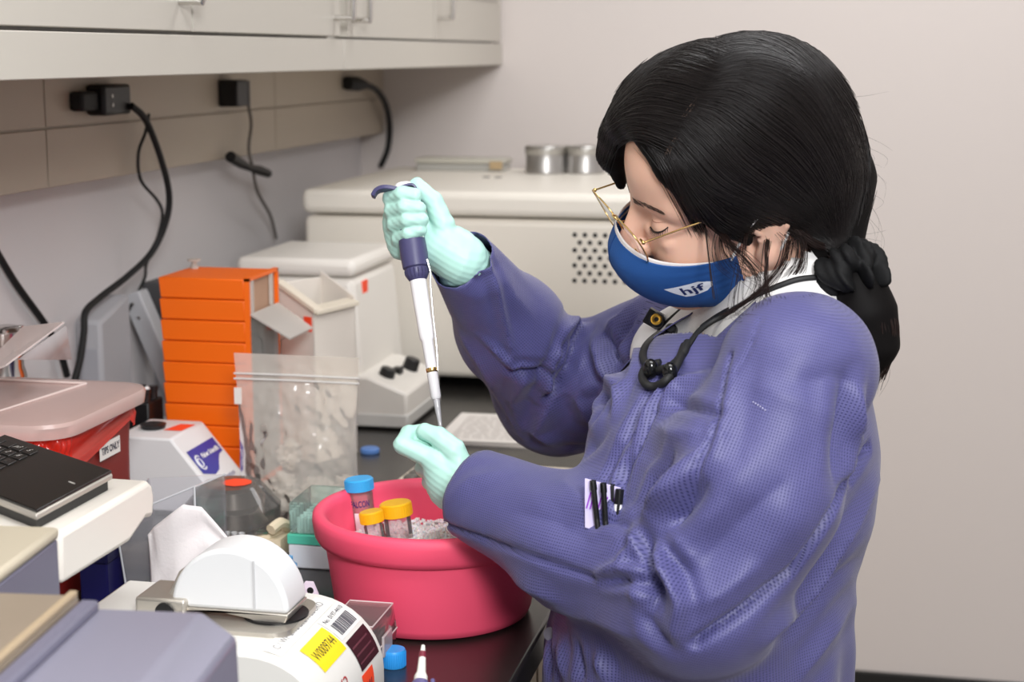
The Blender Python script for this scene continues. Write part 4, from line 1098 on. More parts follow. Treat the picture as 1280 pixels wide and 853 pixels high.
def mesh_sdf(f, lo, hi, h, newton=2):
    """sparse surface nets -> (verts, quads)"""
    B = 8; lo = np.array(lo, float); hi = np.array(hi, float)
    nb = np.ceil((hi-lo)/(h*B)).astype(int)
    I = np.stack(np.meshgrid(*[np.arange(n) for n in nb], indexing='ij'), -1).reshape(-1, 3)
    cen = lo+(I+0.5)*h*B
    d = f.many(cen)
    I = I[np.abs(d) < h*B*0.5*1.9+0.004]
    oc = np.stack(np.meshgrid(*[np.arange(B+1)]*3, indexing='ij'), -1).reshape(-1, 3)
    keys = []; pos = []; E = []
    N = nb*B+2
    cor = [(a, b, c) for a in (0, 1) for b in (0, 1) for c in (0, 1)]
    edges = [(i, j) for i in range(8) for j in range(i+1, 8) if sum(abs(np.array(cor[i])-np.array(cor[j]))) == 1]
    for b in I:
        base = b*B
        P = lo+(base+oc)*h
        v = f(P).reshape(B+1, B+1, B+1)
        s = v < 0
        if s.all() or not s.any(): continue
        C = np.stack([v[a:a+B, bb:bb+B, c:c+B] for a, bb, c in cor], -1)
        m = (C < 0); act = m.any(-1) & ~m.all(-1)
        if not act.any(): continue
        ijk = np.argwhere(act); cv = C[act]; sm = cv < 0
        acc = np.zeros((len(ijk), 3)); cnt = np.zeros(len(ijk))
        for i, j in edges:
            x = sm[:, i] != sm[:, j]
            t = cv[:, i]/np.where(x, cv[:, i]-cv[:, j], 1)
            p = np.array(cor[i])+t[:, None]*(np.array(cor[j])-np.array(cor[i]))
            acc += np.where(x[:, None], p, 0); cnt += x
        g = base+ijk
        keys.append((g[:, 0]*N[1]+g[:, 1])*N[2]+g[:, 2]); pos.append(lo+(g+acc/cnt[:, None])*h)
        for ax, ci in ((0, 4), (1, 2), (2, 1)):
            x = sm[:, 0] != sm[:, ci]
            if x.any():
                e = g[x]; E.append(np.concatenate([e, np.full((len(e), 1), ax), sm[x, 0:1].astype(int)], 1))
    keys = np.concatenate(keys); V = np.concatenate(pos); E = np.concatenate(E)
    o = np.argsort(keys); keys = keys[o]; V = V[o]
    K = lambda g: (g[:, 0]*N[1]+g[:, 1])*N[2]+g[:, 2]
    F = []
    for ax in range(3):
        e = E[E[:, 3] == ax]; u = np.zeros(3, int); w = np.zeros(3, int); u[(ax+1) % 3] = 1; w[(ax+2) % 3] = 1
        g = e[:, :3]
        q = [np.searchsorted(keys, K(x)) for x in (g, g-u, g-u-w, g-w)]
        ok = np.ones(len(g), bool)
        for x, gg in zip(q, (g, g-u, g-u-w, g-w)):
            x[x >= len(keys)] = 0; ok &= keys[x] == K(gg)
        Q = np.stack(q, 1)
        fl = e[:, 4] == 0
        Q[fl] = Q[fl][:, ::-1]
        F.append(Q[ok])
    F = np.concatenate(F)
    for _ in range(newton):
        g = f.grad(V); dd = f.many(V); V = V-g*np.clip(dd, -h, h)[:, None]
    return V, F
def subdivide(V, F):
    n = len(V); e = np.concatenate([F[:, [0, 1]], F[:, [1, 2]], F[:, [2, 3]], F[:, [3, 0]]]); e.sort(1)
    k = e[:, 0].astype(np.int64)*n+e[:, 1]
    u, inv = np.unique(k, return_inverse=True)
    M = (V[u//n]+V[u % n])/2; C = V[F].mean(1); m = len(F)
    ei = [n+inv[i*m:(i+1)*m] for i in range(4)]; c = n+len(u)+np.arange(m)
    NF = np.concatenate([np.stack([F[:, i], ei[i], c, ei[i-1]], 1) for i in range(4)])
    return np.concatenate([V, M, C]), NF
def vnormals(V, F):
    n = np.cross(V[F[:, 2]]-V[F[:, 0]], V[F[:, 3]]-V[F[:, 1]]); N = np.zeros_like(V)
    for i in range(4): np.add.at(N, F[:, i], n)
    return N/np.maximum(np.linalg.norm(N, axis=1), 1e-12)[:, None]
def relax(V, F, it=1, lam=0.5):
    e = np.concatenate([F[:, [0, 1]], F[:, [1, 2]], F[:, [2, 3]], F[:, [3, 0]]]); e = np.concatenate([e, e[:, ::-1]])
    cnt = np.bincount(e[:, 0], minlength=len(V)).astype(float)
    for _ in range(it):
        A = np.stack([np.bincount(e[:, 0], weights=V[e[:, 1], i], minlength=len(V)) for i in range(3)], 1)
        V = V+lam*(A/np.maximum(cnt, 1)[:, None]-V)
    return V
def drop_faces(V, F, keep):
    F = F[keep]; u, inv = np.unique(F, return_inverse=True)
    return V[u], inv.reshape(F.shape)
def np_mesh(name, V, F, m, parent, solid=0.0, uv=None, sharp=180, soff=-1):
    org = ORG[parent.name] if parent is not None else Vector(V.mean(0))
    me = bpy.data.meshes.new(name)
    me.vertices.add(len(V)); me.vertices.foreach_set('co', (V-np.array(org)).astype(np.float32).ravel())
    k = F.shape[1]
    me.loops.add(F.size); me.loops.foreach_set('vertex_index', F.astype(np.int32).ravel())
    me.polygons.add(len(F)); me.polygons.foreach_set('loop_start', np.arange(0, F.size, k, dtype=np.int32))
    me.update(calc_edges=True)
    me.polygons.foreach_set('use_smooth', [True]*len(F))
    if uv is not None:
        l = me.uv_layers.new(name='cloth'); l.data.foreach_set('uv', uv.astype(np.float32).ravel())
    me.materials.append(m)
    o = bpy.data.objects.new(name, me); link(o, parent); ORG[o.name] = org
    if parent is None: o.location = org
    if solid:
        md = o.modifiers.new('thick', 'SOLIDIFY'); md.thickness = solid; md.offset = soff
    return o
def npv(v): return np.array((v[0], v[1], v[2]), float)
def cam_off(p, r=0.0, u=0.0, t=0.0):
    """p moved r right, u up, t towards the camera (metres)"""
    return Vector(p)+RT*r+UP*u-FW*t
# ================================================================== the person
PT = thing('person', 'person in violet lab gown, blue mask and mint gloves pipetting over the pink tub', 'person', (0.97, 1.64, 0))
# ---------------- head frame (fitted to the photograph)
ha, hb, hc = 3.40, 0.30, -0.52
HF = np.array([math.cos(ha)*math.cos(hb), math.sin(ha)*math.cos(hb), -math.sin(hb)])
l0 = np.array([-math.sin(ha), math.cos(ha), 0]); u0 = np.cross(HF, l0)
HL = math.cos(hc)*l0+math.sin(hc)*u0; HU = np.cross(HF, HL)
HO = np.array([0.981, 1.62, 1.392]); HS_ = 1.02
HM = np.stack([HF, HL, HU], 1)
def hd(f, l, u): return HO+HS_*(f*HF+l*HL+u*HU)
def hloc(X): return (np.asarray(X)-HO)@HM/HS_
# ---------------- joints
shL = npv(atY(990, 472, 1.468)); elL = npv(atY(872, 738, 1.430)); wrL = npv(atY(586, 612, 1.568))
shR = npv(atY(856, 432, 1.83)); elR = npv(atY(696, 492, 1.93)); wrR = npv(atY(574, 322, 1.706))
neckB = np.array([1.040, 1.635, 1.275])
# ---------------- hands, in millimetres on the camera's axes about an anchor
def hand_pts(A, rows, mm=1.0):
    return {k: [npv(cam_off(A, (x-A0[0])*px/1000, -(y-A0[1])*px/1000, t/1000)) for (x, y, t) in v] for k, v in rows.items()}
def make_hand_rows(ax, ay, Y, rows):
    A = atY(ax, ay, Y); D = depth_of(A); px = D/F_PX
    return {k: [npv(cam_off(A, (x-ax)*px, -(y-ay)*px, t/1000)) for (x, y, t) in v] for k, v in rows.items()}
LH = make_hand_rows(548, 578, 1.602, dict(
    wrist=[(596, 622, -4), (581, 610, -1)],
    thumb=[(580, 592, 10), (568, 562, 13), (549, 546, 10), (531, 539, 5)],
    index=[(547, 576, 8), (504, 556, 6), (510, 543, -10), (528, 541, -17)],
    middle=[(546, 590, 2), (528, 588, -32), (546, 580, -46), (564, 572, -42)],
    ring=[(549, 607, -5), (536, 606, -36), (552, 596, -50), (570, 590, -46)],
    pinky=[(557, 621, -12), (546, 619, -36), (560, 610, -48), (574, 604, -44)]))
RH = make_hand_rows(518, 278, 1.70, dict(
    wrist=[(578, 326, -4), (564, 314, -6)],
    thumb=[(558, 310, 2), (555, 282, 6), (542, 252, 4), (521, 232, 2)],
    index=[(496, 262, -14), (490, 248, 5), (505, 245, 22), (520, 247, 25)],
    middle=[(494, 276, -15), (492, 264, 6), (508, 261, 24), (525, 263, 26)],
    ring=[(495, 291, -15), (495, 281, 6), (511, 277, 24), (529, 277, 26)],
    pinky=[(500, 309, -13), (500, 299, 5), (513, 294, 22), (527, 289, 24)]))
FR = dict(thumb=(13.5, 12.0, 10.5, 8.6), index=(11.5, 9.6, 8.8, 8.0), middle=(11.5, 9.6, 8.8, 8.0), ring=(11.5, 9.2, 8.4, 7.6), pinky=(11.5, 8.6, 7.8, 7.0))
def hand_sdf(S, H, sc=1.0, dr=0.0, kf=0.0016):
    w0, w1 = H['wrist']
    S.cone(w0, w1, 0.0255*sc+dr*2, 0.0245*sc+dr*1.5, 0.012)
    ms = [H[f][0] for f in ('index', 'middle', 'ring', 'pinky')]
    for m in ms: S.cone(w1, m, 0.019*sc+dr, 0.0125*sc+dr, 0.014)
    for a, b in zip(ms[:-1], ms[1:]): S.cone((a*2+w1)/3, (b*2+w1)/3, 0.0135*sc+dr, 0.0135*sc+dr, 0.012)
    S.cone(w1, H['thumb'][0], 0.019*sc+dr, 0.0145*sc+dr, 0.014)
    if 'pad' in H: S.cone(H['pad'][0], H['pad'][1], .0095+dr, .0105+dr, .004)
    for f in ('index', 'middle', 'ring', 'pinky', 'thumb'):
        rs = [r/1000*sc+dr for r in FR[f]]
        P = H[f]
        for i in range(3): S.cone(P[i], P[i+1], rs[i], rs[i+1], 0.0045 if i == 0 else kf)
# ---------------- body: one continuous surface
BD = SDF()
for s in (1, -1):
    BD.ell(hd(.061, s*.036, -.024), np.array([.030, .026, .030])*HS_, .02, HM)
BD.ell(hd(-.012, 0, .056), np.array([.098, .075, .088])*HS_, .02, HM)
BD.ell(hd(.030, 0, .044), np.array([.070, .064, .062])*HS_, .025, HM)
BD.ell(hd(.036, 0, -.030), np.array([.060, .059, .070])*HS_, .025, HM)
for s in (1, -1):
    BD.cone(hd(.002, s*.052, -.052), hd(.066, s*.014, -.098), .018, .017, .02)
    BD.cone(hd(.086, s*.010, .030), hd(.070, s*.046, .031), .0095, .009, .014)
BD.ell(hd(.078, 0, -.066), np.array([.024, .030, .026])*HS_, .02, HM)
BD.ell(hd(.076, 0, -.100), np.array([.019, .022, .017])*HS_, .015, HM)
for s in (1, -1):
    BD.ell(hd(.101, s*.033, .008), np.array([.014, .018, .011])*HS_, .014, HM, 's')
BD.cone(hd(.093, 0, .016), hd(.114, 0, -.026), .0082, .0112, .012)
for s in (1, -1):
    BD.ell(hd(.104, s*.012, -.030), np.array([.011, .0075, .0085])*HS_, .006, HM)
    BD.ell(hd(.0765, s*.033, .008), np.array([.0150, .0165, .0130])*HS_, .004, HM)
    BD.cone(hd(.0905, s*.020, -.004), hd(.083, s*.048, -.004), .004, .003, .012)
    # ears: shell, rim and lobe
    BD.ell(hd(-.008, s*.077, .004), np.array([.0155, .0045, .0255])*HS_, .006, HM)
    rim = [hd(-.008+.0155*math.cos(a), s*(.0790+.003*math.sin(a)+.002*math.cos(a-PI)), .006+.024*math.sin(a)) for a in np.radians([-10, 30, 70, 110, 150, 190, 230])]
    BD.chain(rim, [.0030]*7, .005)
    BD.ell(hd(.002, s*.085, .002), np.array([.008, .007, .013])*HS_, .006, HM, 's')
    BD.ell(hd(-.002, s*.078, -.026), np.array([.009, .006, .010])*HS_, .006, HM)
BD.cone(hd(.098, -.014, -.058), hd(.098, .014, -.058), .006, .006, .006).cone(hd(.096, -.012, -.072), hd(.096, .012, -.072), .0062, .0062, .005)
BD.cone(hd(-.028, 0, -.030), neckB+np.array([0.0, 0, 0.0]), .052, .056, .03)
Yx = ((0, 1, 0), 1.35)
BD.cone((0.97, 1.64, 0.80), (.955, 1.64, .93), .118, .112, .03, 'u', Yx).cone((.955, 1.64, .93), (.99, 1.64, 1.13), .112, .110, .03, 'u', Yx).cone((.99, 1.64, 1.13), (1.02, 1.64, 1.21), .110, .075, .03, 'u', Yx)
def toward(a, b, d): v = b-a; return a+v*(d/np.linalg.norm(v))
inL = shL+np.array([-.0, .012, -.012]); inR = shR+np.array([0.02, -.012, -.012])
BD.cone(neckB+np.array([.005, -.01, -.04]), inL, .036, .046, .03).cone(neckB+np.array([.005, .01, -.04]), inR, .036, .046, .03)
BD.chain([inL, elL+np.array([0, .01, .012]), wrL], [.048, .034, .019], .02)
BD.chain([inR, elR+np.array([0, -.01, .012]), wrR], [.048, .034, .019], .02)
for H_ in (LH,): H_['pad'] = make_hand_rows(548, 578, 1.602, dict(p=[(522, 553, -9), (536, 556, -8)]))['p']
hand_sdf(BD, LH, 1.0, -0.0016); hand_sdf(BD, RH, 1.0, -0.0016)
skin = mat('skin', (238, 192, 168), 0.42, sss=0.25, bump=0.05, bscale=700, var=0.05, vscale=30)
V, Fq = mesh_sdf(BD, (.52, 1.36, .66), (1.24, 2.06, 1.60), 0.0032, 2)
np_mesh('body', V, Fq, skin, PT)

# ---------------- gloves
glove_m = mat('mint_nitrile', (184, 229, 217), 0.42, spec=0.45, bump=0.06, bscale=160)
def glove(H, cuffdir, cuff, name_wr):
    G = SDF(); hand_sdf(G, H)
    w0, w1 = H['wrist']
    G.cone(w0, cuff, 0.0262, 0.0325, 0.01)
    allp = np.concatenate([np.array(v) for v in H.values()]+[cuff[None]])
    V, Fq = mesh_sdf(G, allp.min(0)-.04, allp.max(0)+.04, 0.0018, 2)
    N = vnormals(V, Fq)
    ax = (cuff-w1); ax /= np.linalg.norm(ax)
    s = (V-w1)@ax
    # gathered rings at the wrist and fine creases over the joints
    wr = np.clip((s-0.004)/0.02, 0, 1)
    V = V+N*(wr*(0.0012*np.sin(s*520+2.5*np.sin(V[:, 2]*60+V[:, 0]*45))+0.0009*np.sin(s*310+V[:, 0]*130-V[:, 1]*90)))[:, None]
    V = V+N*(0.00035*np.sin(V[:, 0]*420+V[:, 2]*300)*np.sin(V[:, 2]*520-V[:, 1]*240))[:, None]
    keep = ((V[Fq].mean(1)-cuff)@ax) < 0.002
    V, Fq = drop_faces(V, Fq, keep)
    return np_mesh('glove', V, Fq, glove_m, PT, solid=0.0006)
cuL = toward(LH['wrist'][1], elL, 0.075); cuR = toward(RH['wrist'][1], elR, 0.050)
glove(LH, None, cuL, 'L'); glove(RH, None, cuR, 'R')

# ---------------- gown
GW = SDF()
GW.chain([shL, (shL+elL)/2+np.array([0.006, -.004, .0]), elL, (elL*0.5+wrL*0.5)+np.array([0, 0, -.006]), wrL], [.068, .078, .074, .060, .046], .03)
GW.chain([shR, elR, (elR+wrR)/2, wrR], [.072, .070, .058, .0355], .03)
GW.cone((0.965, 1.64, 0.45), (.950, 1.64, .90), .175, .148, .04, 'u', Yx).cone((.950, 1.64, .90), (.985, 1.64, 1.12), .148, .140, .04, 'u', Yx).cone((.985, 1.64, 1.12), (1.025, 1.64, 1.215), .140, .088, .04, 'u', Yx)
GW.cone(neckB+np.array([.012, -.010, -.036]), shL+np.array([.012, .02, .012]), .046, .054, .04).cone(neckB+np.array([.012, .010, -.036]), shR+np.array([.01, -.02, .008]), .046, .058, .04)
V, Fq = mesh_sdf(GW, (.52, 1.30, .42), (1.30, 2.12, 1.42), 0.0076, 2)
def cutplane(V, Fq, p, n, rad):
    d = (V-p)@n; m = (np.abs(d) < 0.0036) & (np.linalg.norm(V-p, axis=1) < rad); V = V.copy(); V[m] -= d[m][:, None]*n
    c = V[Fq].mean(1); k = ((c-p)@n > 1e-6) & (np.linalg.norm(c-p, axis=1) < rad)
    return drop_faces(V, Fq, ~k)
V, Fq = subdivide(V, Fq)
for _ in range(1):
    g = GW.grad(V); V = V-g*np.clip(GW.many(V), -.01, .01)[:, None]
N0 = vnormals(V, Fq)
BV = BVHTree.FromPolygons([tuple(v) for v in V], [tuple(map(int, f)) for f in Fq])
def hit(px, py):
    r = ray(px, py).normalized()
    h = BV.ray_cast(CAM, r)
    return npv(h[0]) if h[0] is not None else None
# ---- sculpted folds: (pixel polyline, half width m, height m, profile)  'r' ridge, 'v' valley, 's' step
FOLDS = []
def fold(px, w, h, kind='r', taper=True): FOLDS.append((px, w, h, kind, taper))
exec_folds = True
# near sleeve
fold([(556, 655), (620, 680), (690, 705), (742, 722)], .0048, -.0065, 'v', False)      # forearm seam
fold([(742, 722), (790, 712), (830, 716)], .005, .005)
fold([(742, 722), (775, 705), (800, 668)], .007, .006)
fold([(742, 724), (782, 726), (826, 738)], .006, -.007)
fold([(800, 668), (806, 710), (818, 742), (812, 770)], .010, -.016)
fold([(792, 660), (798, 690), (806, 720)], .007, .010)
fold([(822, 690), (836, 720), (850, 752), (842, 800)], .008, .011)
fold([(818, 668), (840, 700), (862, 722)], .007, -.008)
fold([(832, 655), (852, 640), (885, 600)], .012, -.008)
fold([(800, 660), (830, 628), (870, 588)], .012, .009)
fold([(730, 655), (762, 648), (792, 660)], .008, -.007)
fold([(700, 600), (740, 640), (790, 652)], .012, .005)
fold([(800, 770), (815, 790), (838, 812)], .009, -.007)
fold([(690, 760), (740, 772), (800, 800)], .015, .005)
fold([(862, 760), (900, 742), (950, 700)], .016, .006)
fold([(880, 700), (930, 650), (985, 600)], .02, -.006)
fold([(560, 625), (590, 600), (625, 592)], .010, .003)
fold([(640, 640), (690, 650), (740, 680)], .013, -.004)
fold([(600, 700), (650, 730), (700, 752)], .012, .004)
# arm seam and chest
fold([(912, 445), (905, 480), (893, 540), (868, 600), (842, 650)], .0055, -.0075, 'v', False)
fold([(920, 452), (914, 492), (902, 548), (880, 602)], .011, .006)
fold([(838, 500), (872, 512), (905, 520)], .006, -.006)
fold([(822, 512), (850, 482), (884, 470)], .012, .010)
fold([(815, 530), (845, 545), (880, 540)], .014, .006)
fold([(880, 560), (850, 590), (820, 640)], .014, .010)
fold([(840, 560), (815, 600), (800, 645)], .008, -.007)
fold([(800, 520), (785, 570), (776, 610)], .007, -.006)
fold([(838, 462), (800, 535), (770, 600), (764, 640)], .006, .006, 'r', False)
fold([(848, 452), (812, 530), (785, 590)], .0035, -.006, 'v', False)
fold([(822, 470), (790, 530), (756, 600)], .006, -.005)
# shoulder and back
fold([(950, 400), (935, 440), (920, 470)], .003, -.0025, 'v', False)
fold([(1000, 480), (1045, 470), (1080, 480)], .02, -.005)
fold([(1062, 470), (1050, 540), (1046, 600)], .012, -.008)
fold([(1074, 480), (1068, 545), (1060, 600)], .010, .008)
fold([(1085, 560), (1060, 605), (1030, 660), (990, 715), (930, 765), (870, 806)], .009, -.012, 'v', False)
fold([(1096, 600), (1066, 660), (1010, 740), (960, 800)], .012, .009)
fold([(1085, 690), (1030, 740), (985, 790)], .012, -.006)
fold([(1078, 740), (1030, 800), (1000, 850)], .014, .006)
fold([(940, 480), (990, 500), (1035, 520)], .03, .004)
# front skirt under the arm
fold([(700, 800), (706, 850)], .010, .008)
fold([(722, 805), (728, 853)], .008, -.008)
fold([(748, 815), (755, 853)], .010, .008)
fold([(690, 790), (688, 850)], .006, -.006)
# far sleeve
fold([(612, 330), (640, 370), (668, 400)], .012, .004)
fold([(575, 420), (600, 455), (625, 500), (650, 545)], .010, .004)
fold([(702, 418), (716, 402), (730, 412)], .008, .008)
fold([(790, 400), (772, 430), (764, 460)], .006, -.007)
fold([(812, 395), (800, 430), (790, 470)], .008, .006)
fold([(768, 520), (776, 490), (790, 462)], .008, .007)
fold([(600, 420), (640, 458), (688, 460)], .005, .005)
fold([(600, 300), (622, 370), (640, 440), (642, 458)], .006, .006)
fold([(642, 462), (690, 465), (702, 440), (700, 420)], .010, -.007)
fold([(705, 420), (690, 455), (680, 490), (672, 500)], .007, .010)
fold([(722, 412), (712, 455), (698, 480), (676, 496)], .007, -.010)
fold([(735, 470), (722, 495), (735, 525), (748, 535)], .011, .006)
fold([(748, 480), (752, 510), (742, 535)], .009, -.005)
fold([(660, 465), (640, 500), (655, 545)], .010, .006)
fold([(756, 415), (770, 450), (785, 465)], .010, -.008)
fold([(742, 428), (755, 462), (775, 490)], .010, .009)
fold([(735, 500), (770, 490), (785, 470)], .008, -.006)
fold([(690, 500), (670, 540), (690, 556)], .012, .007)
fold([(800, 375), (778, 400), (752, 420)], .012, .007)
fold([(560, 345), (600, 352), (625, 330)], .012, -.004)
fold([(760, 540), (740, 560), (700, 560)], .010, -.005)
def apply_folds(V, N):
    D = np.zeros(len(V))
    for px, w, h, kind, taper in FOLDS:
        w *= 0.88; h *= 1.22
        pts = []
        for a, b in zip(px[:-1], px[1:]):
            n = max(2, int(math.hypot(b[0]-a[0], b[1]-a[1])/8))
            for k in range(n):
                q = hit(a[0]+(b[0]-a[0])*k/n, a[1]+(b[1]-a[1])*k/n)
                if q is not None: pts.append(q)
        q = hit(*px[-1])
        if q is not None: pts.append(q)
        if len(pts) < 2: continue
        P = np.array(pts); lo = P.min(0)-3*w; hi = P.max(0)+3*w
        idx = np.where(((V > lo) & (V < hi)).all(1))[0]
        if len(idx) == 0: continue
        X = V[idx]; best = np.full(len(X), 9.0); tt = np.zeros(len(X))
        for i in range(len(P)-1):
            if np.linalg.norm(P[i+1]-P[i]) > 0.08: continue
            ab = P[i+1]-P[i]; t = np.clip(((X-P[i])@ab)/max(ab@ab, 1e-9), 0, 1)
            d = np.linalg.norm(X-P[i]-t[:, None]*ab, axis=1)
            m = d < best; best[m] = d[m]; tt[m] = (i+t[m])/(len(P)-1)
        env = np.sin(PI*np.clip(tt*0.94+0.03, 0, 1))**0.6 if taper else 1.0
        x = best/w
        prof = np.maximum(0, 1-x)**1.2 if kind == 'v' else np.exp(-1.5*x**1.35)
        if kind == 'r': prof = prof-0.30*np.exp(-((x-2.0)**2)*1.5)*(1 if h > 0 else 1)
        D[idx] += h*env*prof
    return V+N*D[:, None]
V = apply_folds(V, N0)
# soft all-over drape
def wob(V, f, ph): return np.sin(V[:, 0]*f+ph+1.3*np.sin(V[:, 2]*f*0.6+ph))*np.sin(V[:, 2]*f*0.8+V[:, 1]*f*0.9+2*ph)
V = V+N0*(0.0013*wob(V, 24, 1.0)+0.0005*wob(V, 80, 2.2))[:, None]
# long drape in the skirt
low = np.clip((1.0-V[:, 2])/0.15, 0, 1)
V = V+N0*(low*0.006*np.sin(np.arctan2(V[:, 1]-1.64, V[:, 0]-.95)*13+V[:, 2]*4))[:, None]
V = relax(V, Fq, 1, 0.25)
# openings: cuffs, neck, hem
axL = (wrL-elL)/np.linalg.norm(wrL-elL); axR = (wrR-elR)/np.linalg.norm(wrR-elR)
V, Fq = cutplane(V, Fq, wrL-axL*0.010, axL, .09)
V, Fq = cutplane(V, Fq, wrR-axR*0.004, axR, .09)
nk_f = npv(atY(850, 452, 1.632)); nk_n = npv(atY(952, 369, 1.565))
nv = nk_n-nk_f; nv[1] = 0; nn = np.array([-nv[2], 0, nv[0]]); nn /= np.linalg.norm(nn)
if nn[2] < 0: nn = -nn
nvn = nv/np.linalg.norm(nv); d_ = (V-nk_f)@nn; nc_ = np.array([.99, 1.635, 1.275])
near_ = lambda X: (np.linalg.norm(X-nc_, axis=1) < .155) & (X[:, 1]-1.638 < np.minimum(.095, .006+.60*np.maximum(0, (X-nk_f)@nvn))) & (1.638-X[:, 1] < np.minimum(.098, .014+1.3*np.maximum(0, (X-nk_f)@nvn)))
m_ = (np.abs(d_) < .0034) & near_(V); V[m_] -= d_[m_][:, None]*nn
c = V[Fq].mean(1)
V, Fq = drop_faces(V, Fq, ~(((c-nk_f)@nn > 1e-6) & near_(c)))
keep = V[Fq].mean(1)[:, 2] > 0.46
V, Fq = drop_faces(V, Fq, keep)
# cloth coordinates: along and around the nearest limb, per face corner
limbs = [(shL, elL), (elL, wrL), (shR, elR), (elR, wrR), (np.array([1.0, 1.64, 1.30]), np.array([.96, 1.64, .45]))]
rad_ = [.082, .062, .072, .058, .155]
cen = V[Fq].mean(1); best = np.full(len(cen), 9.0); li = np.zeros(len(cen), int)
for k, (a, b) in enumerate(limbs):
    ab = b-a; t = np.clip(((cen-a)@ab)/(ab@ab), 0, 1); d = np.linalg.norm((cen-a-t[:, None]*ab)*np.array([1, .74 if k == 4 else 1, 1]), axis=1)/rad_[k]
    m = d < best-0.0; best[m] = d[m]; li[m] = k
uv = np.zeros((len(Fq), 4, 2))
for k, (a, b) in enumerate(limbs):
    m = li == k
    if not m.any(): continue
    ax = (b-a)/np.linalg.norm(b-a); ref = np.cross(ax, [0, 1.0, 0]); ref /= np.linalg.norm(ref); bn = np.cross(ax, ref)
    Q = V[Fq[m]]-a
    th = np.arctan2(Q@bn, Q@ref); t0 = np.arctan2((cen[m]-a)@bn, (cen[m]-a)@ref)[:, None]
    th = t0+(th-t0+PI) % (2*PI)-PI
    uv[m, :, 0] = (Q@ax); uv[m, :, 1] = th*rad_[k]
# gown cloth: embossed non-woven
gm_ = bpy.data.materials.new('violet_nonwoven'); gm_.use_nodes = True
nt = gm_.node_tree; N_ = nt.nodes; L_k = nt.links; b = N_['Principled BSDF']
b.inputs['Roughness'].default_value = 0.50; b.inputs['Specular IOR Level'].default_value = 0.5
b.inputs['Sheen Weight'].default_value = 0.15; b.inputs['Sheen Roughness'].default_value = 0.5
uvn = N_.new('ShaderNodeUVMap'); uvn.uv_map = 'cloth'
mp = N_.new('ShaderNodeMapping'); mp.inputs['Scale'].default_value = (370, 370, 1); mp.inputs['Rotation'].default_value = (0, 0, 0.12)
L_k.new(uvn.outputs[0], mp.inputs[0])
sp = N_.new('ShaderNodeSeparateXYZ'); L_k.new(mp.outputs[0], sp.inputs[0])
def mnode(op, a, bb=None):
    n = N_.new('ShaderNodeMath'); n.operation = op
    for i, v in enumerate((a, bb)):
        if v is None: continue
        if isinstance(v, (int, float)): n.inputs[i].default_value = v
        else: L_k.new(v, n.inputs[i])
    return n.outputs[0]
row = mnode('FLOOR', sp.outputs[1])
off = mnode('MULTIPLY', mnode('MODULO', row, 2.0), 0.0)
fx = mnode('SUBTRACT', mnode('FRACT', mnode('ADD', sp.outputs[0], off)), 0.5)
fy = mnode('SUBTRACT', mnode('FRACT', sp.outputs[1]), 0.5)
r2_ = mnode('SQRT', mnode('ADD', mnode('MULTIPLY', fx, fx), mnode('MULTIPLY', mnode('MULTIPLY', fy, fy), 1.6)))
dot = N_.new('ShaderNodeMapRange'); dot.inputs[1].default_value = 0.18; dot.inputs[2].default_value = 0.38
L_k.new(r2_, dot.inputs[0])
mix = N_.new('ShaderNodeMix'); mix.data_type = 'RGBA'
mix.inputs[6].default_value = hexc(40, 42, 92); mix.inputs[7].default_value = hexc(82, 81, 133)
L_k.new(dot.outputs[0], mix.inputs[0]); L_k.new(mix.outputs[2], b.inputs['Base Color'])
bp = N_.new('ShaderNodeBump'); bp.inputs['Strength'].default_value = 0.5; bp.inputs['Distance'].default_value = 0.0006
L_k.new(dot.outputs[0], bp.inputs['Height']); L_k.new(bp.outputs[0], b.inputs['Normal'])
gown = np_mesh('gown', V, Fq, gm_, PT, solid=0.0012, uv=uv.reshape(-1, 2))
Vg, Fg = V, Fq
# ---------------- white inner collar
CL = SDF()
CL.cone(hd(-.030, 0, -.055), neckB, .060, .068, .03).cone(neckB, shL+np.array([0.0, .07, .0]), .056, .05, .03).cone(neckB, shR+np.array([0.0, -.07, 0]), .056, .05, .03)
CL.cone((.99, 1.64, 1.13), (1.02, 1.64, 1.21), .116, .074, .03, 'u', Yx)
V2, F2 = mesh_sdf(CL, (.80, 1.44, 1.10), (1.20, 1.84, 1.40), 0.006, 2)
c = V2[F2].mean(1)
pf = npv(atY(866, 372, 1.64)); pn_ = npv(atY(965, 338, 1.575)); pv = pn_-pf; pv[1] = 0; pn = np.array([-pv[2], 0, pv[0]]); pn /= np.linalg.norm(pn)
if pn[2] < 0: pn = -pn
keep = ((c-pf)@pn < 0) & (c[:, 2] > 1.15)
V2, F2 = drop_faces(V2, F2, keep)
V2c, F2c = V2, F2
np_mesh('collar', V2, F2, mat('white_knit', (232, 230, 228), 0.85, bump=0.5, bscale=420), PT, solid=0.0025, soff=1)

BV = BVHTree.FromPolygons([tuple(v) for v in Vg]+[tuple(v) for v in V2c], [tuple(map(int, f)) for f in Fg]+[tuple(map(int, f+len(Vg))) for f in F2c])
def on_gown(px, py, lift=0.0):
    r = ray(px, py).normalized(); h = BV.ray_cast(CAM, r)
    if h[0] is None: return None
    n = h[1]
    if n.dot(r) > 0: n = -n
    return h[0]+n*lift

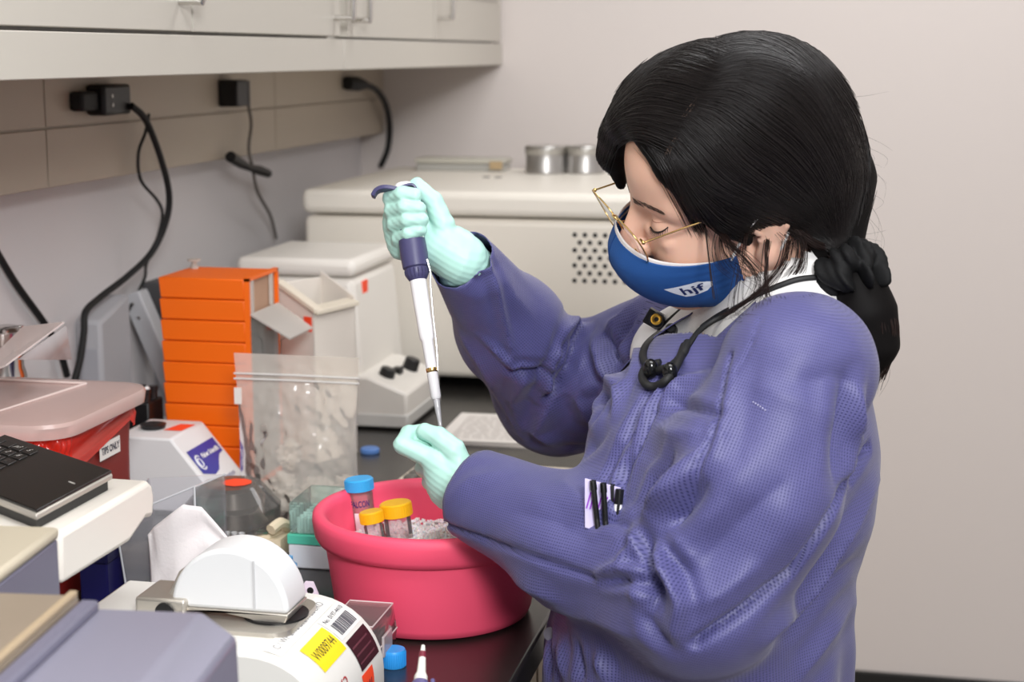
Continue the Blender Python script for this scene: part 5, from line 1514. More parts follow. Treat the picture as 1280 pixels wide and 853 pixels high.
# ---------------- trousers and shoes below the gown
TR = SDF()
for s in (-1, 1):
    y = 1.64+s*0.085
    TR.chain([(.965, y, .80), (.955, y, .46), (.985, y, .10)], [.10, .068, .055], .03)
V3, F3 = mesh_sdf(TR, (.80, 1.40, .0), (1.16, 1.90, .95), 0.012, 1)
V3, F3 = drop_faces(V3, F3, V3[F3].mean(1)[:, 2] > .07)
np_mesh('trousers', V3, F3, mat('dark_trousers', (44, 46, 58), 0.8), PT, solid=0.002)
for s in (-1, 1):
    y = 1.64+s*0.088
    SH = SDF(); SH.cone((1.00, y, .045), (.90, y-0.0, .034), .044, .036, .02).cone((.90, y, .034), (.835, y, .026), .036, .026, .02).cone((1.0, y, .04), (.99, y, .10), .042, .046, .02).half((0, 0, 0.0005), (0, 0, -1))
    V3, F3 = mesh_sdf(SH, (.78, y-.07, -.02), (1.07, y+.07, .16), 0.007, 1)
    np_mesh('shoe', V3, F3, mat('black_shoe', (26, 26, 28), 0.5), PT)
# ---------------- face details
def surf(f, l, u, lift=0.0):
    p = hd(f, l, u)[None]
    for _ in range(5): p = p-BD.grad(p)*BD.many(p)[:, None]
    return Vector(p[0]+BD.grad(p)[0]*lift)
def eyep(s, az, el, lift):
    az, el = math.radians(az), math.radians(el)
    return Vector(hd(.0765+(.0150+lift)*math.cos(el)*math.cos(az), s*(.033+(.0165+lift)*math.cos(el)*math.sin(az)), .008+(.0130+lift)*math.sin(el)))
def onbody(p, lift):
    p = npv(p)[None]
    for _ in range(4): p = p-BD.grad(p)*BD.many(p)[:, None]
    return Vector(p[0]+BD.grad(p)[0]*lift)
lash_m = mat('lash', (24, 18, 18), 0.6); brow_m = mat('brow_hair', (84, 66, 58), 0.7)
for s in (1, -1):
    mb = MB(); pts = []
    for k in range(13):
        t = -1+2*k/12
        pts.append(onbody(eyep(s, -28+51*(t+1), -20+23*(t+1)-5*(1-t*t), 0.004), 0.0006))
    mb.tube(pts, [0.0004+0.0007*math.sin(PI*(0.1+0.85*k/12)) for k in range(13)], 6)
    for k in range(13):
        p = pts[k]; d = Vector(HF*0.5-HU*0.85+HL*s*(-0.3+0.9*k/12))
        mb.tube([p, p+d*0.003, p+d*0.0052+Vector(HU)*0.0004], [0.0003, 0.00022, 0.0001], 3)
    mb.build('eyelash', lash_m, PT)
    mb = MB()                                       # fold of the upper lid, its shade painted as a darker line
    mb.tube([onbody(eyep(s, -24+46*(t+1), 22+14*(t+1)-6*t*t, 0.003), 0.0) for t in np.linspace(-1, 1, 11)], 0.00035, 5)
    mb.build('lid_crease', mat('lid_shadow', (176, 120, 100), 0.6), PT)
    mb = MB()
    for k in range(120):
        t = rnd.random(); w = (rnd.random()-.5)*(0.0062*(1-0.55*t))
        f_, l_, u_ = .100-.020*t, s*(.007+.040*t), .0255+.006*t+.0060*math.sin(PI*min(1, t*0.75+.12))+w
        a = surf(f_, l_, u_, 0.0004); b_ = surf(f_-.002, l_+s*.005, u_+.0012*(1-2*t), 0.0009)
        mb.tube([a, b_], [0.00032, 0.00012], 3)
    o = mb.build('eyebrow', brow_m, PT)
# ---------------- mask
def mask_pt(w, v, off=0.0):
    """w -1..1 across (1 = near cheek), v 0 top .. 1 chin"""
    prof = [(.1225, -.011), (.1335, -.030), (.1335, -.050), (.122, -.074), (.102, -.094), (.072, -.106)]
    x = v*(len(prof)-1); i = min(int(x), len(prof)-2); t = x-i
    p0_ = prof[max(i-1, 0)]; p1_ = prof[i]; p2_ = prof[i+1]; p3_ = prof[min(i+2, len(prof)-1)]
    cr = lambda a, b, c, d: 0.5*(2*b+(c-a)*t+(2*a-5*b+4*c-d)*t*t+(3*b-a-3*c+d)*t**3)
    cf = cr(p0_[0], p1_[0], p2_[0], p3_[0]); cu = cr(p0_[1], p1_[1], p2_[1], p3_[1])
    sf_, sl, su = .026-.004*v, .0735-.004*v, -.022-.044*v
    a = abs(w)*PI/2
    e = math.cos(a)**0.92 if a < PI/2-1e-6 else 0.0
    f = sf_+(cf-sf_)*e; l = math.copysign(sl*math.sin(a)**0.95, w)
    k = abs(w)**1.5
    u = cu*(1-k)+su*k-0.006*math.sin(PI*abs(w))*(1-v)*1.0
    pk = 0.0018*math.sin(22*v+4)*max(0, abs(w)-.55)
    return Vector(hd(f+off, l*(1+off*4), u)+HL*math.copysign(pk, w))
mask_m = mat('blue_cotton', (30, 82, 150), 0.8, bump=0.25, bscale=900, var=0.12, vscale=40)
mk = MB().grid(lambda u, v: mask_pt(-1+2*u, v), 64, 32).build('face_mask', mask_m, PT, solid=0.0016, sharp=180, soff=0)
MB().grid(lambda u, v: mask_pt(-0.86+1.72*u, -0.0+0.12*v, -0.0016)+Vector(HU)*(0.0048*(1-v)*math.cos((u-.5)*PI)**.5), 48, 4).build('mask_lining', mat('mask_lining_white', (236, 230, 228), 0.85), mk, solid=0.0006, sharp=180)
# seam down the middle, hem at the edges
MB().tube([mask_pt(0, v, 0.0010) for v in np.linspace(0.02, .98, 20)], 0.0006, 6).build('seam', mat('blue_seam', (24, 66, 128), 0.8), mk)
# shield logo with hjf
def shield(x, y, off):      # plane coords (mm) on the cheek of the mask
    w = 0.70+x*0.0096; v = 0.47-y*0.0130-x*0.0006
    return mask_pt(w, v, 0.0)+(mask_n(w, v)*(0.0009+off))
def mask_n(w, v):
    a = mask_pt(w+.01, v)-mask_pt(w-.01, v); b_ = mask_pt(w, v+.01)-mask_pt(w, v-.01)
    n = a.cross(b_).normalized()
    if n.dot(CAM-mask_pt(w, v)) < 0: n = -n
    return n
SHD = [(-15, 6.5), (8, 9.5), (15.5, 2.5), (15.0, -3.5), (10, -8.5), (0, -9.5), (-5, -8.0)]
mb = MB(); cc = (1.0, 0.0)
ring = []
for (a, b_) in zip(SHD, SHD[1:]+SHD[:1]):
    for k in range(6): ring.append((a[0]+(b_[0]-a[0])*k/6, a[1]+(b_[1]-a[1])*k/6))
vs = [shield(cc[0], cc[1], 0)]
for r_ in (0.35, 0.7, 1.0): vs += [shield(cc[0]+(x-cc[0])*r_, cc[1]+(y-cc[1])*r_, 0) for x, y in ring]
n = len(ring); fs = [(0, 1+i, 1+(i+1) % n) for i in range(n)]
for j in range(2): fs += [(1+j*n+i, 1+(j+1)*n+i, 1+(j+1)*n+(i+1) % n, 1+j*n+(i+1) % n) for i in range(n)]
mb.add(vs, fs); lg = mb.build('logo', mat('logo_white', (226, 230, 238), 0.7), mk)
put_text('hjf', 14.5, None, None, None, 'lettering', mat('logo_navy', (22, 40, 96), 0.7), mk, bold=0.28, shear=0.0, surf=lambda x, y: shield(x*1.05+2.0, y*1.0-0.5, 0.0005))
# ear loops
lw = mat('elastic_white', (228, 226, 224), 0.8)
def loop(pts): MB().tube(smooth_path([Vector(p) for p in pts], 6), 0.0014, 8).build('ear_loop', lw, mk)
for s in (1, -1):
    a = mask_pt(s*0.97, 0.06); b_ = mask_pt(s*0.97, 0.90)
    loop([a, Vector(hd(.014, s*.079, .006)), Vector(hd(-.004, s*.086, .028)), Vector(hd(-.020, s*.084, .026)), Vector(hd(-.026, s*.080, .0))])
    loop([b_, Vector(hd(.008, s*.074, -.046)), Vector(hd(-.012, s*.080, -.028)), Vector(hd(-.024, s*.081, -.008))])

# ---------------- glasses
gold = mat('gold_wire', (232, 196, 128), 0.22, 1.0)
GLc = RT*0.30+UP*(-0.45)-FW*0.84; GLc.normalize()               # across, towards her left
GB = RT*0.955+UP*0.335+FW*0.16; GB = (GB-GLc*GB.dot(GLc)).normalized()  # backwards along the temples
GU = (-GB).cross(GLc).normalized()
tilt = math.radians(17)
GUt = (GU*math.cos(tilt)-GB*math.sin(tilt)).normalized()
nh = atD(803, 304, depth_of(hd(.096, .066, -.018))-.014)
gl = MB().tube([nh+GU*0.002, nh-GLc*0.004+GU*0.002], 0.0012, 8).build('glasses', gold, PT)
gm2 = clear_mat('lens', (244, 246, 250), 0.05, rough=0.03, gloss=0.8)
for s, cx_g in ((1, 0.033), (-1, 0.100)):
    c = nh-GLc*cx_g-GUt*0.010-GB*0.004*(1 if True else 0)
    ring = []
    for k in range(40):
        a = 2*PI*k/40
        x = 0.0275*math.copysign(abs(math.cos(a))**0.85, math.cos(a)); y = 0.0235*math.copysign(abs(math.sin(a))**0.85, math.sin(a))
        if y < 0: y *= 1.12
        cv = 0.0022*(x/0.0275)**2
        ring.append(c+GLc*x+GUt*y+GB*cv)
    MB().tube(ring, 0.00085, 8, True).build('rim', gold, gl)
    MB().add([c-GB*0.001]+ring, [(0, 1+i, 1+(i+1) % 40) for i in range(40)]).build('lens', gm2, gl)
cb = nh-GLc*0.0665
MB().tube(smooth_path([cb+GLc*0.0075-GUt*0.004, cb+GLc*0.004+GUt*0.0005-GB*0.0035, cb-GLc*0.004+GUt*0.0005-GB*0.0035, cb-GLc*0.0075-GUt*0.004], 5), 0.0011, 8).build('bridge', gold, gl)
for s in (1, -1):
    q = cb+GLc*(0.009*s)-GUt*0.012
    MB().tube(smooth_path([q-GLc*s*-0.001, q+GB*0.006-GUt*0.002, q+GB*0.008-GUt*0.005-GLc*s*0.001], 4), 0.0006, 6).build('pad_arm', gold, gl)
    MB().ball(q+GB*0.0085-GUt*0.007-GLc*s*0.001, (0.0014, 0.0026, 0.0044), 10, 8).build('nose_pad', clear_mat('pad_clear', (246, 238, 226), 0.4), gl)
ear = Vector(hd(-.004, .081, .030))
te = atD(926, 262, depth_of(ear)-0.002)
MB().tube([nh, nh+GB*0.006, nh*0.5+te*0.5+GU*0.001, te], 0.00095, 8).tube(smooth_path([te, te+GB*0.012-GU*0.004, te+GB*0.026-GU*0.020], 4), [0.001]+[0.0016]*8, 8).build('temple', gold, gl)
fh = nh-GLc*0.134
MB().tube([fh, fh+GB*0.05, fh+GB*0.12], 0.00095, 8).build('temple', gold, gl)
for h_ in (nh, fh):
    MB().box(-.0018, .0018, -.0014, .0014, -.0022, .0022).V
    MB().ball(h_+GB*0.001, 0.0021, 10, 8).build('hinge', gold, gl)
# ---------------- hair
HR = SDF()
HR.ell(hd(-.010, .002, .056), np.array([.110, .088, .097])*HS_, .02, HM)
HR.ell(hd(-.056, .012, .022), np.array([.058, .072, .074])*HS_, .03, HM)
HR.ell(hd(.040, -.030, .082), np.array([.060, .060, .050])*HS_, .03, HM)
pony0 = npv(atY(1046, 312, 1.600))
HR.cone(hd(-.080, .02, -.02), pony0, .050, .026, .03)
# cut the face out
HR.half(hd(.058, 0, .040), HF*0.86-HU*0.50, .010)
HR.half(hd(.0, 0, -.034), -HU*0.92+HF*0.40, .012)
HR2 = SDF(); HR2.P = list(HR.P)
# fringe swept to the far side, and the near-side sweep over the temple
def hp(px, py, d): return npv(atD(px, py, d))
D0 = depth_of(hd(.07, -.06, .07))
HR2.chain([hd(.062, .004, .106), hd(.084, -.026, .090), hd(.094, -.050, .064), hd(.102, -.060, .036), hd(.101, -.060, .000)], [.016, .017, .016, .013, .006], .012)
HR2.chain([hd(.062, .012, .108), hd(.062, .046, .078), hd(.046, .066, .044), hd(.026, .074, .016), hd(.014, .077, -.006)], [.014, .014, .012, .010, .005], .012)
Vh, Fh = mesh_sdf(HR2, hd(0, 0, 0.03)-.22, hd(0, 0, 0.03)+.24, 0.0045, 2)
hair_m = bpy.data.materials.new('dark_hair'); hair_m.use_nodes = True
nt = hair_m.node_tree; b = nt.nodes['Principled BSDF']
b.inputs['Base Color'].default_value = hexc(18, 14, 14); b.inputs['Roughness'].default_value = 0.40; b.inputs['Specular IOR Level'].default_value = 0.24
scalp_m = mat('hair_base', (13, 11, 11), 0.65, spec=0.12)
hair = np_mesh('hair', Vh, Fh, scalp_m, PT)
def trace(px, py, f=HR2, steps=46):
    """points on the hair surface under given pixels -> (P, ok)"""
    px = np.asarray(px, float); py = np.asarray(py, float)
    R = np.outer((px-CX)/F_PX, npv(RT))-np.outer((py-CY)/F_PX, npv(UP))+npv(FW)
    R /= np.linalg.norm(R, axis=1)[:, None]
    t = np.full(len(px), 1.36); O = npv(CAM)
    for _ in range(steps):
        d = f.many(O+R*t[:, None]); t = t+np.clip(d, -.02, .05)*0.95
    P = O+R*t[:, None]
    return P, (np.abs(f.many(P)) < 0.002) & (t < 2.2)
def lerp_guides(g0, g1, s):
    a = [Vector((x, y, 0)) for x, y in g0]; b = [Vector((x, y, 0)) for x, y in g1]
    return [p*(1-s)+q*s for p, q in zip(a, b)]
def strands(sets, rad, lift, name, m=hair_m, jit=3.0, sub=6, f=None):
    f = f or HR2
    mb_v = []; mb_f = []; allpx = []; seg = []
    for g0, g1, cnt in sets:
        for k in range(cnt):
            s = (k+rnd.random())/cnt
            P = lerp_guides(g0, g1, s)
            j = Vector((rnd.gauss(0, jit), rnd.gauss(0, jit), 0))
            P = [p+j*(0.9 if i == 0 else 1)+Vector((rnd.gauss(0, jit*.25), rnd.gauss(0, jit*.25), 0)) for i, p in enumerate(P)]
            q = smooth_path(P, sub); seg.append((len(allpx), len(q))); allpx += q
    A = np.array([(p.x, p.y) for p in allpx]); X, ok = trace(A[:, 0], A[:, 1], f)
    G = f.grad(X)
    nv = 0
    for st, n in seg:
        idx = [i for i in range(st, st+n) if ok[i]]
        if len(idx) < 4: continue
        lf = lift*(0.4+1.2*rnd.random())
        P = X[idx]+G[idx]*lf
        dz = np.linalg.norm(np.diff(P, axis=0), axis=1)
        if dz.max() > 0.03:
            c = int(np.argmax(dz)); P = P[:c+1] if c+1 >= len(P)-c-1 else P[c+1:]
            if len(P) < 4: continue
        T = np.gradient(P, axis=0); T /= np.maximum(np.linalg.norm(T, axis=1), 1e-9)[:, None]
        a = np.cross(T, G[idx][:len(P)]); a /= np.maximum(np.linalg.norm(a, axis=1), 1e-9)[:, None]; bb = np.cross(a, T)
        n = len(P); tp = rad*(0.6+0.8*rnd.random())*np.sqrt(np.clip(np.sin(PI*np.linspace(.04, .96, n)), 0.02, 1))
        for c_, s_ in ((1, 0), (-.5, .87), (-.5, -.87)): pass
        ring = np.stack([P+(a*math.cos(t)+bb*math.sin(t))*tp[:, None] for t in (0.5, 2.6, 4.7)], 1).reshape(-1, 3)
        mb_v.append(ring)
        i = np.arange(n-1)[:, None]*3+nv
        for k in range(3):
            l = (k+1) % 3
            mb_f.append(np.concatenate([i+k, i+l, i+3+l, i+3+k], 1))
        nv += len(ring)
    V = np.concatenate(mb_v); Fs = np.concatenate(mb_f)
    o = np_mesh(name, V, Fs, m, hair)
    o['kind'] = 'stuff'
    return o
# guides: pixel polylines over the visible hair, root first
G = dict(
 a0=[(836, 196), (850, 232), (872, 275), (890, 300)],
 a1=[(842, 186), (880, 232), (930, 262), (990, 282)],
 b0=[(842, 186), (860, 210), (890, 240), (940, 262), (1000, 286), (1040, 310)],
 b1=[(862, 146), (890, 168), (925, 205), (965, 235), (1015, 272), (1044, 306)],
 c1=[(882, 116), (920, 116), (970, 145), (1010, 180), (1040, 235), (1050, 300)],
 d1=[(900, 84), (950, 74), (1015, 100), (1050, 160), (1068, 220), (1054, 296)],
 e1=[(880, 60), (930, 48), (985, 66), (1038, 125), (1078, 200), (1072, 262)],
 a00=[(808, 180), (834, 214), (862, 258), (884, 296)],
 z1=[(930, 38), (1005, 48), (1066, 110), (1108, 200), (1085, 290)],
 f0=[(838, 190), (800, 172), (772, 178), (760, 205), (756, 222)],
 f1=[(862, 148), (808, 138), (770, 150), (752, 185), (750, 218)],
 g1=[(882, 112), (820, 100), (778, 128), (754, 165), (748, 205)],
 h1=[(905, 82), (845, 68), (795, 100), (764, 140), (750, 178)],
 i1=[(930, 62), (890, 46), (835, 62), (790, 98), (768, 128)],
)
strands([(G['a00'], G['a0'], 110), (G['a0'], G['a1'], 170), (G['e1'], G['z1'], 260), (G['b0'], G['b1'], 520), (G['b1'], G['c1'], 480), (G['c1'], G['d1'], 420), (G['d1'], G['e1'], 260),
         (G['f0'], G['f1'], 200), (G['f1'], G['g1'], 220), (G['g1'], G['h1'], 220), (G['h1'], G['i1'], 200)], 0.00055, 0.0012, 'hair_strands')
strands([([(800, 178), (822, 205), (846, 246), (868, 290)], [(816, 182), (842, 216), (866, 258), (884, 292)], 90)], 0.00022, 0.0006, 'baby_hair', jit=4.0, f=BD)
# parting: a pale strip of scalp showing along the parting
strands([([(834, 198), (842, 182), (850, 168)], [(842, 196), (850, 182), (858, 168)], 14), ([(858, 146), (866, 138), (874, 128)], [(866, 150), (876, 140), (886, 126)], 26)], 0.00040, 0.0008, 'parting', mat('scalp', (136, 112, 100), 0.8), jit=3.0)
# ponytail and scrunchie
PY = [pony0, npv(atY(1070, 350, 1.585)), npv(atY(1080, 392, 1.58)), npv(atY(1090, 432, 1.58)), npv(atY(1086, 466, 1.585))]
PS = SDF().chain(PY, [.024, .020, .027, .021, .007], .02)
Vp, Fp = mesh_sdf(PS, np.array(PY).min(0)-.05, np.array(PY).max(0)+.05, 0.004, 1)
np_mesh('ponytail', Vp, Fp, scalp_m, hair)
pm = MB()
for k in range(420):
    a = rnd.random()*2*PI; e = 0.97+0.14*rnd.random(); ph = rnd.gauss(0, .25)
    rs = [.023, .0205, .0275, .0215, .008]
    pts = [Vector(p)+(RT*math.cos(a+ph*i*.3)+(-FW)*math.sin(a+ph*i*.3))*(r*e) for i, (p, r) in enumerate(zip(PY, rs))]
    pts[-1] += Vector((rnd.gauss(0, .004), rnd.gauss(0, .004), rnd.gauss(0, .008)))
    q = smooth_path(pts, 5); n = len(q)
    pm.tube(q, [0.0006*math.sin(PI*(0.1+0.85*i/n))+0.0001 for i in range(n)], 3, cap=False)
o = pm.build('ponytail_strands', mat('hair_brown', (34, 22, 19), 0.42, spec=0.35), hair, sharp=180); o['kind'] = 'stuff'
SC_ = SDF(); r4 = random.Random(11)
sc_c = npv(atY(1058, 334, 1.585)); axp = PY[1]-PY[0]; axp /= np.linalg.norm(axp)
s1 = np.cross(axp, npv(FW)); s1 /= np.linalg.norm(s1); s2 = np.cross(axp, s1)
for k in range(34):
    a = 2*PI*k/34+r4.gauss(0, .06)
    c = sc_c+(s1*math.cos(a)+s2*math.sin(a))*0.0245+axp*(0.006*math.sin(a*3+1)+r4.gauss(0, .009))
    M = np.stack([axp, s1*math.cos(a)+s2*math.sin(a), -s1*math.sin(a)+s2*math.cos(a)], 1)
    SC_.ell(c, [.0150+r4.gauss(0, .003), .0120+r4.gauss(0, .002), .0050+r4.gauss(0, .001)], .003, M)
Vs, Fs = mesh_sdf(SC_, sc_c-.08, sc_c+.08, 0.003, 1)
np_mesh('scrunchie', Vs, Fs, mat('black_satin', (15, 15, 16), 0.7, spec=0.25, bump=0.2, bscale=150), PT)
# loose locks: wisps in front of the ear and over the gown
wm = MB()
def lock(px, d0, d1, n, rad, spread, endspread=None):
    es = endspread or spread
    for k in range(n):
        j0 = rnd.gauss(0, spread*.35), rnd.gauss(0, spread*.2); j1 = rnd.gauss(0, es), rnd.gauss(0, es*.6)
        m = len(px)
        pts = []
        for i, (x, y) in enumerate(px):
            s = i/(m-1); D = d0+(d1-d0)*s if not callable(d0) else d0(x, y)
            pts.append(atD(x+j0[0]*(1-s)+j1[0]*s, y+j0[1]*(1-s)+j1[1]*s, D-0.001*rnd.random()))
        q = smooth_path(pts, 6); c = len(q)
        wm.tube(q, [rad*(1-0.75*i/c) for i in range(c)], 3, cap=False)
Dt = depth_of(hd(.03, .079, .0))
Dg = min(depth_of(on_gown(930, 400) or Vector(atD(930, 400, 1.6))), 1.62)
lock([(874, 262), (882, 290), (886, 320), (889, 345), (893, 374)], Dt-.004, Dt-.024, 15, .00028, 2.8, 2.0)
lock([(900, 285), (912, 305), (930, 322), (950, 350), (945, 378)], Dt-.006, Dg-.006, 30, .0004, 9, 9)
lock([(960, 300), (958, 330), (958, 360), (962, 375), (990, 395), (1020, 402), (1040, 392)], Dt+.0, Dg-.004, 16, .0004, 6, 7)
lock([(985, 300), (978, 330), (955, 360), (925, 385), (910, 392)], Dt+.004, Dg-.006, 22, .0004, 10, 9)
lock([(930, 290), (925, 330), (918, 372), (920, 392), (945, 394)], Dt-.004, Dg-.008, 10, .00035, 9, 8)
lock([(905, 270), (900, 300), (910, 330), (940, 350)], Dt-.004, Dt-.004, 20, .0004, 8, 12)
lock([(985, 275), (1000, 300), (1000, 330), (985, 352)], Dt+.002, Dt+.012, 34, .00045, 9, 9)
lock([(1000, 290), (1020, 305), (1040, 312)], Dt+.004, Dt+.01, 40, .0005, 9, 6)
lock([(930, 262), (950, 272), (975, 285), (995, 300)], Dt-.004, Dt+.004, 34, .0004, 9, 10)
# flyaways at the back
for k in range(70):
    x, y = rnd.uniform(1015, 1075), rnd.uniform(120, 300)
    dx, dy = rnd.uniform(10, 46), rnd.uniform(-20, 90)
    lock([(x, y), (x+dx*.5, y+dy*.2), (x+dx, y+dy*.6), (x+dx*1.0+rnd.uniform(-14, 14), y+dy)], depth_of(hd(-.08, 0, .05)), depth_of(hd(-.08, 0, .05)), 1, .00016, 2, 3)
for k in range(26):
    x, y = rnd.uniform(1070, 1095), rnd.uniform(360, 430)
    lock([(x, y), (x+12, y+14), (x+rnd.uniform(8, 26), y+45), (x+rnd.uniform(-10, 16), y+70)], depth_of(PY[3]), depth_of(PY[3]), 1, .00025, 3, 3)
o = wm.build('loose_wisps', MATS['hair_brown'], hair, sharp=180); o['kind'] = 'stuff'
# ================================================================== pipette held in the far hand
A0 = atY(505, 236, 1.70); A1 = atY(550.5, 533, 1.622)
pd = (A1-A0).normalized(); PL = (A1-A0).length
def pp_at(y):                    # point on the axis at pixel row y
    return A0+(A1-A0)*((y-236)/(533-236.0))
MP = Vector((0, 0, 1)).rotation_difference(pd).to_matrix()
def seg(y0, prof, name, m, par, n=36, M=MP): return MB().lathe(prof, pp_at(y0), n, M).build(name, m, par)
def ln(y): return PL*(y-236)/(533-236.0)
t = thing('micropipette', 'white and indigo micropipette held upright in the far gloved hand', 'pipette', pp_at(533))
indigo = mat('indigo_plastic', (72, 70, 108), 0.38)
whp = mat('pipette_white', (240, 238, 240), 0.35)
q = lambda y: ln(y)
seg(236, [(0.0, q(229)), (0.0085, q(229)+0.0005), (0.0100, q(232)), (0.0100, q(238)), (0.006, q(239)), (0.006, q(246))], 'plunger_button', whp, t)
# handle: flattened body, white window towards the camera right
hb_ = seg(246, [(0.006, 0), (0.0125, 0.004), (0.0135, q(262)-q(246)), (0.0125, q(292)-q(246)), (0.0118, q(306)-q(246)), (0.0122, q(330)-q(246)), (0.0120, q(341)-q(246))], 'handle', indigo, t)
rr_ = (RT-pd*RT.dot(pd)).normalized(); ff_ = pd.cross(rr_)
if ff_.dot(FW) > 0: ff_ = -ff_
pn = MB(); 
def hs(x, y, r): return pp_at(y)+rr_*(math.sin(x)*r)+ff_*(math.cos(x)*r)
pn.grid(lambda u, v: hs(0.12+1.1*u, 262+(318-10*u-262)*v, 0.0142), 10, 8).build('white_window', whp, hb_)
seg(300, [(0.0125, 0), (0.0142, 0.001), (0.0148, q(318)-q(300)), (0.0142, q(336)-q(300)), (0.0120, q(338)-q(300))], 'collar', indigo, t)
cl = seg(338, [(0.0125, 0), (0.0125, q(345)-q(338)), (0.0095, q(352)-q(338)), (0.0085, q(353)-q(338))], 'nose_ring', indigo, t)
mb = MB()
for k in range(18):
    a = 2*PI*k/18; o = (rr_*math.cos(a)+ff_*math.sin(a))
    mb.tube([pp_at(339)+o*0.0124, pp_at(344)+o*0.0124, pp_at(350)+o*0.0098], 0.0008, 5)
mb.build('ribs', mat('indigo_dark', (56, 54, 88), 0.4), cl)
# finger hook
hk = [hs(0, 246, 0.004), pp_at(240)-rr_*0.008+ff_*0.010, pp_at(236)-rr_*0.020+ff_*0.012, pp_at(237)-rr_*0.029+ff_*0.010, pp_at(243)-rr_*0.034+ff_*0.008]
def ribbon(pts, w, th):
    P = smooth_path(pts, 6); mb = MB(); vs = []; n = len(P)
    for i, p in enumerate(P):
        tg = (P[min(i+1, n-1)]-P[max(i-1, 0)]).normalized(); sd = ff_; up_ = tg.cross(sd).normalized()
        s = 1-0.35*i/n
        vs += [p+sd*w*s+up_*th, p-sd*w*s+up_*th, p-sd*w*s-up_*th, p+sd*w*s-up_*th]
    fs = [(3, 2, 1, 0), tuple(4*(n-1)+k for k in range(4))]
    for i in range(n-1):
        for k in range(4): fs.append((4*i+k, 4*i+(k+1) % 4, 4*i+4+(k+1) % 4, 4*i+4+k))
    return mb.add(vs, fs)
ribbon(hk, 0.0095, 0.0022).build('finger_hook', indigo, t, bevel=0.001)
ribbon([pp_at(238)-rr_*0.004+ff_*0.009, pp_at(237)+rr_*0.010+ff_*0.010, pp_at(250)+rr_*0.0145+ff_*0.008, pp_at(262)+rr_*0.0145+ff_*0.008], 0.006, 0.0014).build('collar_band', indigo, t, bevel=0.0006)
seg(352, [(0.0088, 0), (0.0086, q(384)-q(352)), (0.0080, q(400)-q(352)), (0.0082, q(402)-q(352)), (0.0078, q(425)-q(352)), (0.0062, q(428)-q(352)), (0.0055, q(470)-q(352)), (0.0050, q(471)-q(352))], 'shaft', whp, t)
seg(462, [(0.0060, 0), (0.0062, 0.001), (0.0058, q(467)-q(462)), (0.0050, q(468)-q(462))], 'metal_ring', mat('gold_wire'), t)
tp = seg(468, [(0.0056, 0), (0.0058, 0.001), (0.0054, q(497)-q(468)), (0.0043, q(500)-q(468))], 'tip_collar', clear_mat('tip_frost', (240, 238, 240), 0.7, rough=0.2), t)
seg(498, [(0.0040, 0), (0.0020, q(531)-q(498)), (0.0010, q(546)-q(498))], 'tip', clear_mat('tip_clear_film', (236, 234, 238), 0.38, rough=0.06), t)
ej = [hs(1.1, 330, 0.0145), hs(1.25, 346, 0.0150), hs(1.3, 360, 0.0130), hs(1.3, 400, 0.0105), hs(1.3, 440, 0.0088), hs(1.3, 466, 0.0064)]
MB().tube(smooth_path(ej, 5), 0.0012, 8).build('ejector_rod', STEEL, t)

# ================================================================== cord and clip round the neck
cord_m = RUBBER
def gpt(x, y, lift, fb=1.55):
    p = on_gown(x, y, lift)
    return p if p is not None else atD(x, y, fb)
def gpath(px, lift, dfix=None):
    P = [gpt(x, y, lift) for x, y in px]
    # keep the cord from jumping into dips: limit depth steps
    D = [depth_of(p) for p in P]
    for _ in range(3):
        for i in range(1, len(D)-1): D[i] = min(D[i], 0.5*(D[i-1]+D[i+1])+0.002)
    return [atD(x, y, d) for (x, y), d in zip(px, D)]
dN = depth_of(gpt(960, 385, 0.004)); 
sheath = gpath([(1088, 348), (1060, 349), (1030, 347), (1000, 349), (975, 357), (950, 368), (925, 383), (905, 394), (890, 402), (876, 412), (866, 424), (858, 436)], 0.006)
cd = MB().tube(smooth_path(sheath, 5), 0.0030, 8).build('neck_cord', cord_m, PT)
MB().tube(smooth_path(gpath([(912, 390), (896, 399), (880, 410)], 0.007), 5), 0.0048, 10).build('sleeve', cord_m, cd)
MB().tube(smooth_path(gpath([(872, 372), (852, 388), (836, 402), (824, 414)], 0.006), 5), 0.0030, 8).build('far_cord', cord_m, cd)
MB().tube(smooth_path(gpath([(860, 428), (855, 440), (846, 452), (834, 460), (820, 463), (810, 458), (804, 448), (806, 436), (814, 426), (824, 418)], 0.010), 5), 0.0042, 10).build('loop', cord_m, cd)
MB().tube(smooth_path(gpath([(856, 432), (850, 448), (842, 464), (832, 476), (820, 483), (808, 481), (803, 472), (806, 462), (816, 456), (826, 454)], 0.012), 5), 0.0042, 10).build('loop', cord_m, cd)
kb = gpt(828, 405, 0.012)
MB().box(kb.x-.0085, kb.x+.0085, kb.y-.006, kb.y+.006, kb.z-.0085, kb.z+.0085, Matrix.Rotation(0.5, 3, 'Y')).build('clip_block', BLACK, cd, bevel=0.001)
Mx = Vector((0, 0, 1)).rotation_difference((-FW*0.9-RT*0.25+UP*0.2).normalized()).to_matrix()
MB().lathe([(0.0085, -0.004), (0.0085, 0.006), (0.0070, 0.0072), (0, 0.0072)], kb+RT*0.004-UP*0.003-FW*0.004, 24, Mx).build('toggle', BLACK, cd)
MB().lathe([(0.0040, 0.0070), (0.0060, 0.0074), (0.0060, 0.0080), (0.0040, 0.0084), (0.0025, 0.0078), (0.0025, 0.0070)], kb+RT*0.004-UP*0.003-FW*0.004, 24, Mx).build('brass_ring', mat('brass', (206, 160, 70), 0.3, 1.0), cd)
MB().lathe([(0.006, -0.006), (0.006, 0.006), (0.004, 0.008), (0, 0.008)], gpt(848, 414, 0.008), 16, Mx).build('end_stop', BLACK, cd)
